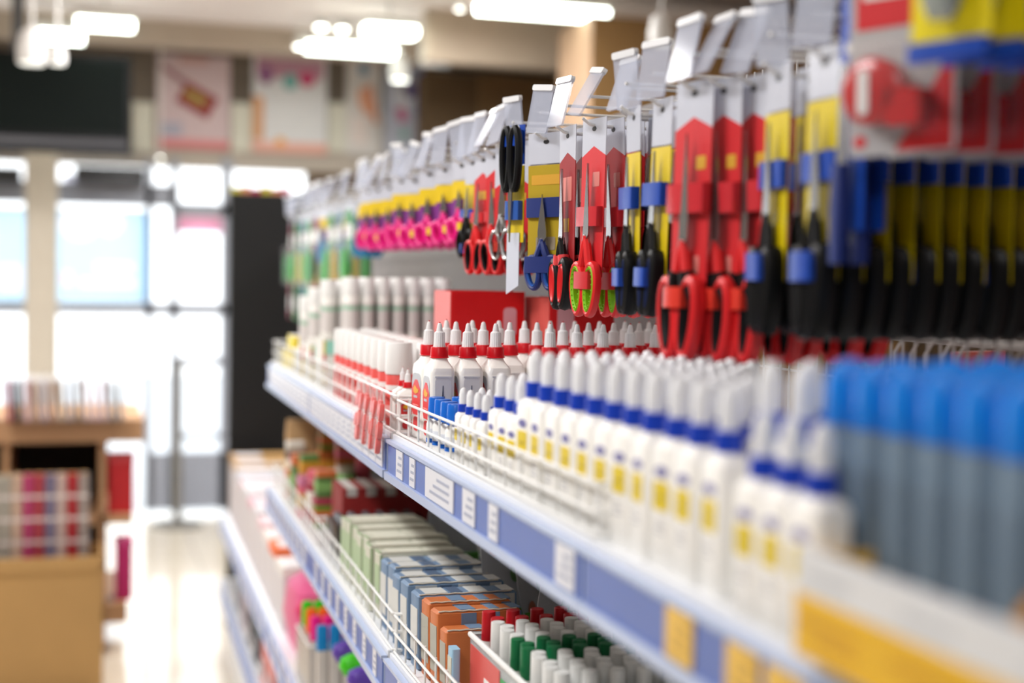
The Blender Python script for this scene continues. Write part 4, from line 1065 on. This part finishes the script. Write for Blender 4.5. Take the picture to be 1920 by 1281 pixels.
# jars, tins and toys at the far end
fc = ['#6f8a2f', '#b0632c', '#c8bfae', '#c7a02e', '#5b7f46', '#a23b4e', '#7d5d9a', '#d7d3ca', '#4f7f3f', '#c96d3a', '#d05a6f', '#2c2440', '#d99a3a', '#7fae62', '#e0d9d0', '#be6c8e']
fn = ['olive', 'rust', 'oat', 'ochre', 'moss', 'wine', 'violet', 'ivory', 'forest', 'amber', 'coral', 'midnight', 'honey', 'apple green', 'pearl', 'orchid']
def jar(c, nm, r, h, square):
    t = thing('craft_jar' if not square else 'craft_tin', 'x', 'jar' if not square else 'tin')
    m = mat('craft' + c, c, .35)
    if square: MB().rbox([(0, r, r, .004), (h * .8, r, r, .004)]).build('body', m, t)
    else: MB().lathe([(r * .9, 0), (r, .004), (r, h * .78), (r * .85, h * .82)], 18).build('body', m, t)
    if square: MB().rbox([(h * .8, r + .002, r + .002, .004), (h, r, r, .004)]).build('lid', mat('craftlid' + c, fc[(fc.index(c) + 5) % 16], .35), t)
    else: MB().lathe([(r * .9, h * .82), (r * .92, h * .98), (r * .8, h)], 18).build('lid', mat('craftlid' + c, fc[(fc.index(c) + 5) % 16], .35), t)
    l = MB()
    if square: l.box(-r - .0008, r + .0008, -r - .0008, r + .0008, h * .25, h * .6)
    else: l.lathe([(r + .0006, h * .25), (r + .0006, h * .6)], 18)
    l.build('label', mat('craftlab' + c, fc[(fc.index(c) + 9) % 16], .5), t)
    return t
k = 0
for a in range(7):
    for c in range(4):
        i = (a * 5 + c * 3) % 16; r = .026 + .006 * ((a + c) % 3); h = (.075, .095, .125)[(a * 2 + c) % 3]
        p = G(.516 + c * .076, 3.26 + a * .096)
        o = jar(fc[i], fn[i], r, h, (a + c) % 2 == 0)
        o.location = (p.x, p.y, Z2); o['label'] = '%s craft container, %s row past the red carton, %s from fence' % (fn[i], ORD[a], ORD[c]); o['group'] = 'craft containers on the middle shelf'; k += 1
        if c < 3 and (a + c) % 3 == 0:
            o2 = jar(fc[(i + 4) % 16], fn[(i + 4) % 16], .022, .06, True); o2.location = (p.x, p.y, Z2 + h + .0006)
            o2['label'] = 'small %s tin atop a container, %s row past red carton, %s from fence' % (fn[(i + 4) % 16], ORD[a], ORD[c]); o2['group'] = 'craft containers on the middle shelf'
p = G(.50, 3.875)
for i in range(3):
    t = thing('pencil_case', '%s tan paper bag standing behind the craft containers' % ('left', 'middle', 'right')[i], 'bag', (p.x + .04 + i * .1, p.y + .025, Z2), 0, 'tan bags')
    MB().rbox([(0, .04, .02, .01), (.15, .042, .018, .01), (.19, .04, .004, .003)]).build('bag', mat('tan_bag', '#b89468', .6), t)
    MB().box(-.03, .03, -.0225, -.018, .04, .09).build('label', mat('cream_card', '#dedccb'), t)

# ================================================================== LOWER SHELVES
Z3 = LV[2] + .0005; Z4 = LV[3] + .0005
# pencil box of neon markers
NEON = [('#2fd30f', 'neon green'), ('#ff6a14', 'neon orange'), ('#f4128a', 'neon pink'), ('#1187c9', 'sky blue')]
def neon_marker(c):
    t = thing('highlighter', 'x', 'highlighter')
    MB().rbox([(0, .012, .009, .005), (.13, .012, .009, .005)]).build('barrel', mat('neon_barrel', '#d8cfc6', .4), t)
    MB().rbox([(.13, .0125, .0095, .005), (.178, .0125, .0095, .005), (.185, .010, .007, .004)]).build('cap', mat('neon' + c, c, .4), t)
    return t
NP = [Proto(neon_marker(c)) for c, _ in NEON]
for ri in range(4):
    nm = NEON[ri][1]
    for c in range(5):
        p = G(.4865 + .004 * (ri == 3) + c * .029, 3.33 - ri * .075)
        NP[ri].place((p.x, p.y, Z3 + (.003 if ri < 3 else .0)), 0, '%s topped highlighter standing on the lower shelf, %s from its edge' % (nm, ORD[c]), nm + ' highlighters', 1.0 if ri < 3 else 1.0)
p = G(.4685, 3.155)
t = thing('highlighter_box', 'clear box holding the green, orange and pink highlighters', 'box', (p.x, p.y, Z3))
b = MB(); b.box(0, .002, 0, .20, 0, .125); b.box(.15, .152, 0, .20, 0, .125); b.box(0.002, .15, 0, .002, 0, .125); b.box(.002, .15, .198, .20, 0, .125); b.box(.002, .15, .002, .198, 0, .002)
b.build('box_walls', mat('neon_box_clear', '#e3ddd6', .12, alpha=.45), t)
MB().tube([(0, 0, .126), (.152, 0, .126), (.152, .2, .126), (0, .2, .126)], .0025, 6, closed=True).build('rim', WHITE, t)
# staplers / scissors with purple and green handles
for i, (y, c, l) in enumerate(((2.83, '#41c21c', 'green topped stapler on the lower shelf near the rail'), (2.93, '#5a3b9e', 'purple topped stapler behind the green one'), (2.73, '#5a3b9e', 'purple topped stapler before the green one'))):
    p = G(.485, y)
    t = thing('stapler', l, 'stapler', (p.x, p.y, Z3 + .0005), 0)
    MB().rbox([(0, .075, .02, .012), (.02, .075, .02, .012)], T=Matrix.Translation((.08, 0, 0))).build('base', BLACK, t)
    MB().rbox([(.02, .01, .015, .008), (.16, .01, .015, .008)], T=Matrix.Translation((.14, 0, 0))).build('riser', BLACK, t)
    MB().rbox([(.150, .070, .018, .015), (.165, .078, .024, .02), (.182, .075, .02, .016), (.19, .06, .012, .010)], T=Matrix.Translation((.08, 0, 0))).build('handle', mat('stapler' + c, c, .35), t)
# pink bag, papers, further lower goods
p = G(.53, 3.63)
t = thing('pink_bag', 'puffy pink bag in clear film near the far end of the lower shelf', 'bag', (p.x, p.y, Z3))
MB().rbox([(0, .07, .12, .03), (.08, .085, .14, .05), (.16, .075, .12, .05), (.19, .04, .07, .03)], T=Matrix.Translation((.03, 0, 0))).build('bag', mat('puffy_pink', '#e05f8f', .35), t)
b = MB()
for (x, y, z, r) in ((.05, -.06, .165, .032), (-.02, -.10, .12, .03), (.07, .06, .17, .035)): b.lathe([(r * .3, -r), (r * .9, -r * .5), (r, 0), (r * .8, r * .6), (r * .2, r)], 14, T=Matrix.Translation((x, y, z)))
b.build('pompoms', mat('magenta_puff', '#d81866', .4), t)
MB().rbox([(0, .06, .03, .02), (.1, .062, .032, .02)], T=Matrix.Translation((.02, -.175, 0))).build('film', mat('film_lemon', '#e3e87a', .1, alpha=.6), t)
for i, (y, h, c, nm) in enumerate(((3.86, .175, '#e9e5e0', 'white'), (4.05, .19, '#ef7440', 'orange topped'), (4.22, .19, '#f0e6e2', 'ivory'), (4.39, .20, '#e8c9cf', 'blush'), (4.56, .21, '#dcd8dc', 'pale grey'), (4.73, .21, '#e2b9c4', 'rose'), (4.90, .22, '#d9dadd', 'silver'), (5.07, .22, '#e6d4da', 'shell pink'), (5.24, .23, '#c9cbd2', 'cloud grey'), (5.41, .24, '#c2a27c', 'tan'), (5.58, .25, '#b08a55', 'kraft brown'))):
    p = G(.475, y)
    n = 3
    t = thing('paper_stack', '%s paper stack at the low far end, %s from the pink bag' % (nm, ORD[i]), 'paper stack', (p.x, p.y, Z3), 0, 'paper stacks at the low far end')
    m = mat('ps' + c, c, .5); m2 = mat('ps_low', '#d9d4d6', .5)
    MB().rbox([(0, .14, .07, .003), (h - .03, .14, .07, .003)], T=Matrix.Translation((.145, 0, 0)), n=3).build('stack', m2, t)
    MB().rbox([(h - .028, .142, .072, .003), (h, .142, .072, .003)], T=Matrix.Translation((.145, 0, 0)), n=3).build('top_pack', m, t)
    MB().box(.02, .12, -.05, .05, h, h + .001).build('print', m2, t)
# bric-a-brac between neon pens and bag
for i, (y, c, h, nm) in enumerate(((3.388, '#3a2b33', .11, 'dark plum'), (3.388, '#9a94a8', .13, 'lilac grey'), (3.388, '#26272c', .07, 'black'))):
    p = G(.468 + i * .095, y)
    t = thing('pencil_case', nm + ' pencil case between the highlighters and the pink bag', 'pencil case', (p.x, p.y, Z3), 0, 'pencil cases on the lower shelf')
    MB().rbox([(0, .043, .025, .012), (h, .040, .018, .012)], T=Matrix.Translation((.055, 0, 0)) ).build('case', mat('case' + c, c, .5), t)
    MB().tube([(.012, -.0, h), (.1, 0, h)], .003, 6).build('zip', STEEL, t)
# fourth shelf: goods showing between the third and fourth rims
G4 = [(3.30, '#5fae46', .20, 'bright green'), (3.46, '#6fb858', .19, 'pale green'), (3.66, '#8b8794', .21, 'grey mauve'), (3.84, '#7c7a8c', .20, 'slate'), (4.06, '#d98f8a', .19, 'salmon pink'), (4.24, '#d4837f', .19, 'deeper salmon'), (4.50, '#34404a', .20, 'dark lace patterned'), (4.70, '#2c3640', .20, 'ink dark'), (4.95, '#a89aa2', .19, 'dusty mauve'), (5.2, '#7f8794', .19, 'steel blue')]
for i, (y, c, h, nm) in enumerate(G4):
    p = G(.470, y)
    t = thing('storage_pouch', nm + ' pouch on the fourth shelf, ' + ORD[i] + ' going towards the doors', 'pouch', (p.x, p.y, Z4), 0, 'pouches on the fourth shelf')
    MB().rbox([(0, .06, .07, .02), (h * .8, .058, .066, .02), (h, .04, .05, .02)], T=Matrix.Translation((.065, 0, 0))).build('pouch', mat('pouch' + c, c, .45, scale=60, var=.25), t)
    MB().box(.0, .003, -.04, .04, .03, .07).build('label', mat('pouch_label', '#c9c5c8', .5), t)
for i in range(6):
    p = G(.47, 1.4 + i * .3)
    t = thing('storage_pouch', 'grey pouch on the fourth shelf hidden low under the near bays, %s along' % ORD[i], 'pouch', (p.x, p.y, Z4), 0, 'grey pouches low under the near bays')
    MB().rbox([(0, .06, .07, .02), (.18, .05, .06, .02)], T=Matrix.Translation((.065, 0, 0))).build('pouch', mat('pouch#8b8794', '#8b8794'), t)
# goods deep on the third shelf, below the middle shelf
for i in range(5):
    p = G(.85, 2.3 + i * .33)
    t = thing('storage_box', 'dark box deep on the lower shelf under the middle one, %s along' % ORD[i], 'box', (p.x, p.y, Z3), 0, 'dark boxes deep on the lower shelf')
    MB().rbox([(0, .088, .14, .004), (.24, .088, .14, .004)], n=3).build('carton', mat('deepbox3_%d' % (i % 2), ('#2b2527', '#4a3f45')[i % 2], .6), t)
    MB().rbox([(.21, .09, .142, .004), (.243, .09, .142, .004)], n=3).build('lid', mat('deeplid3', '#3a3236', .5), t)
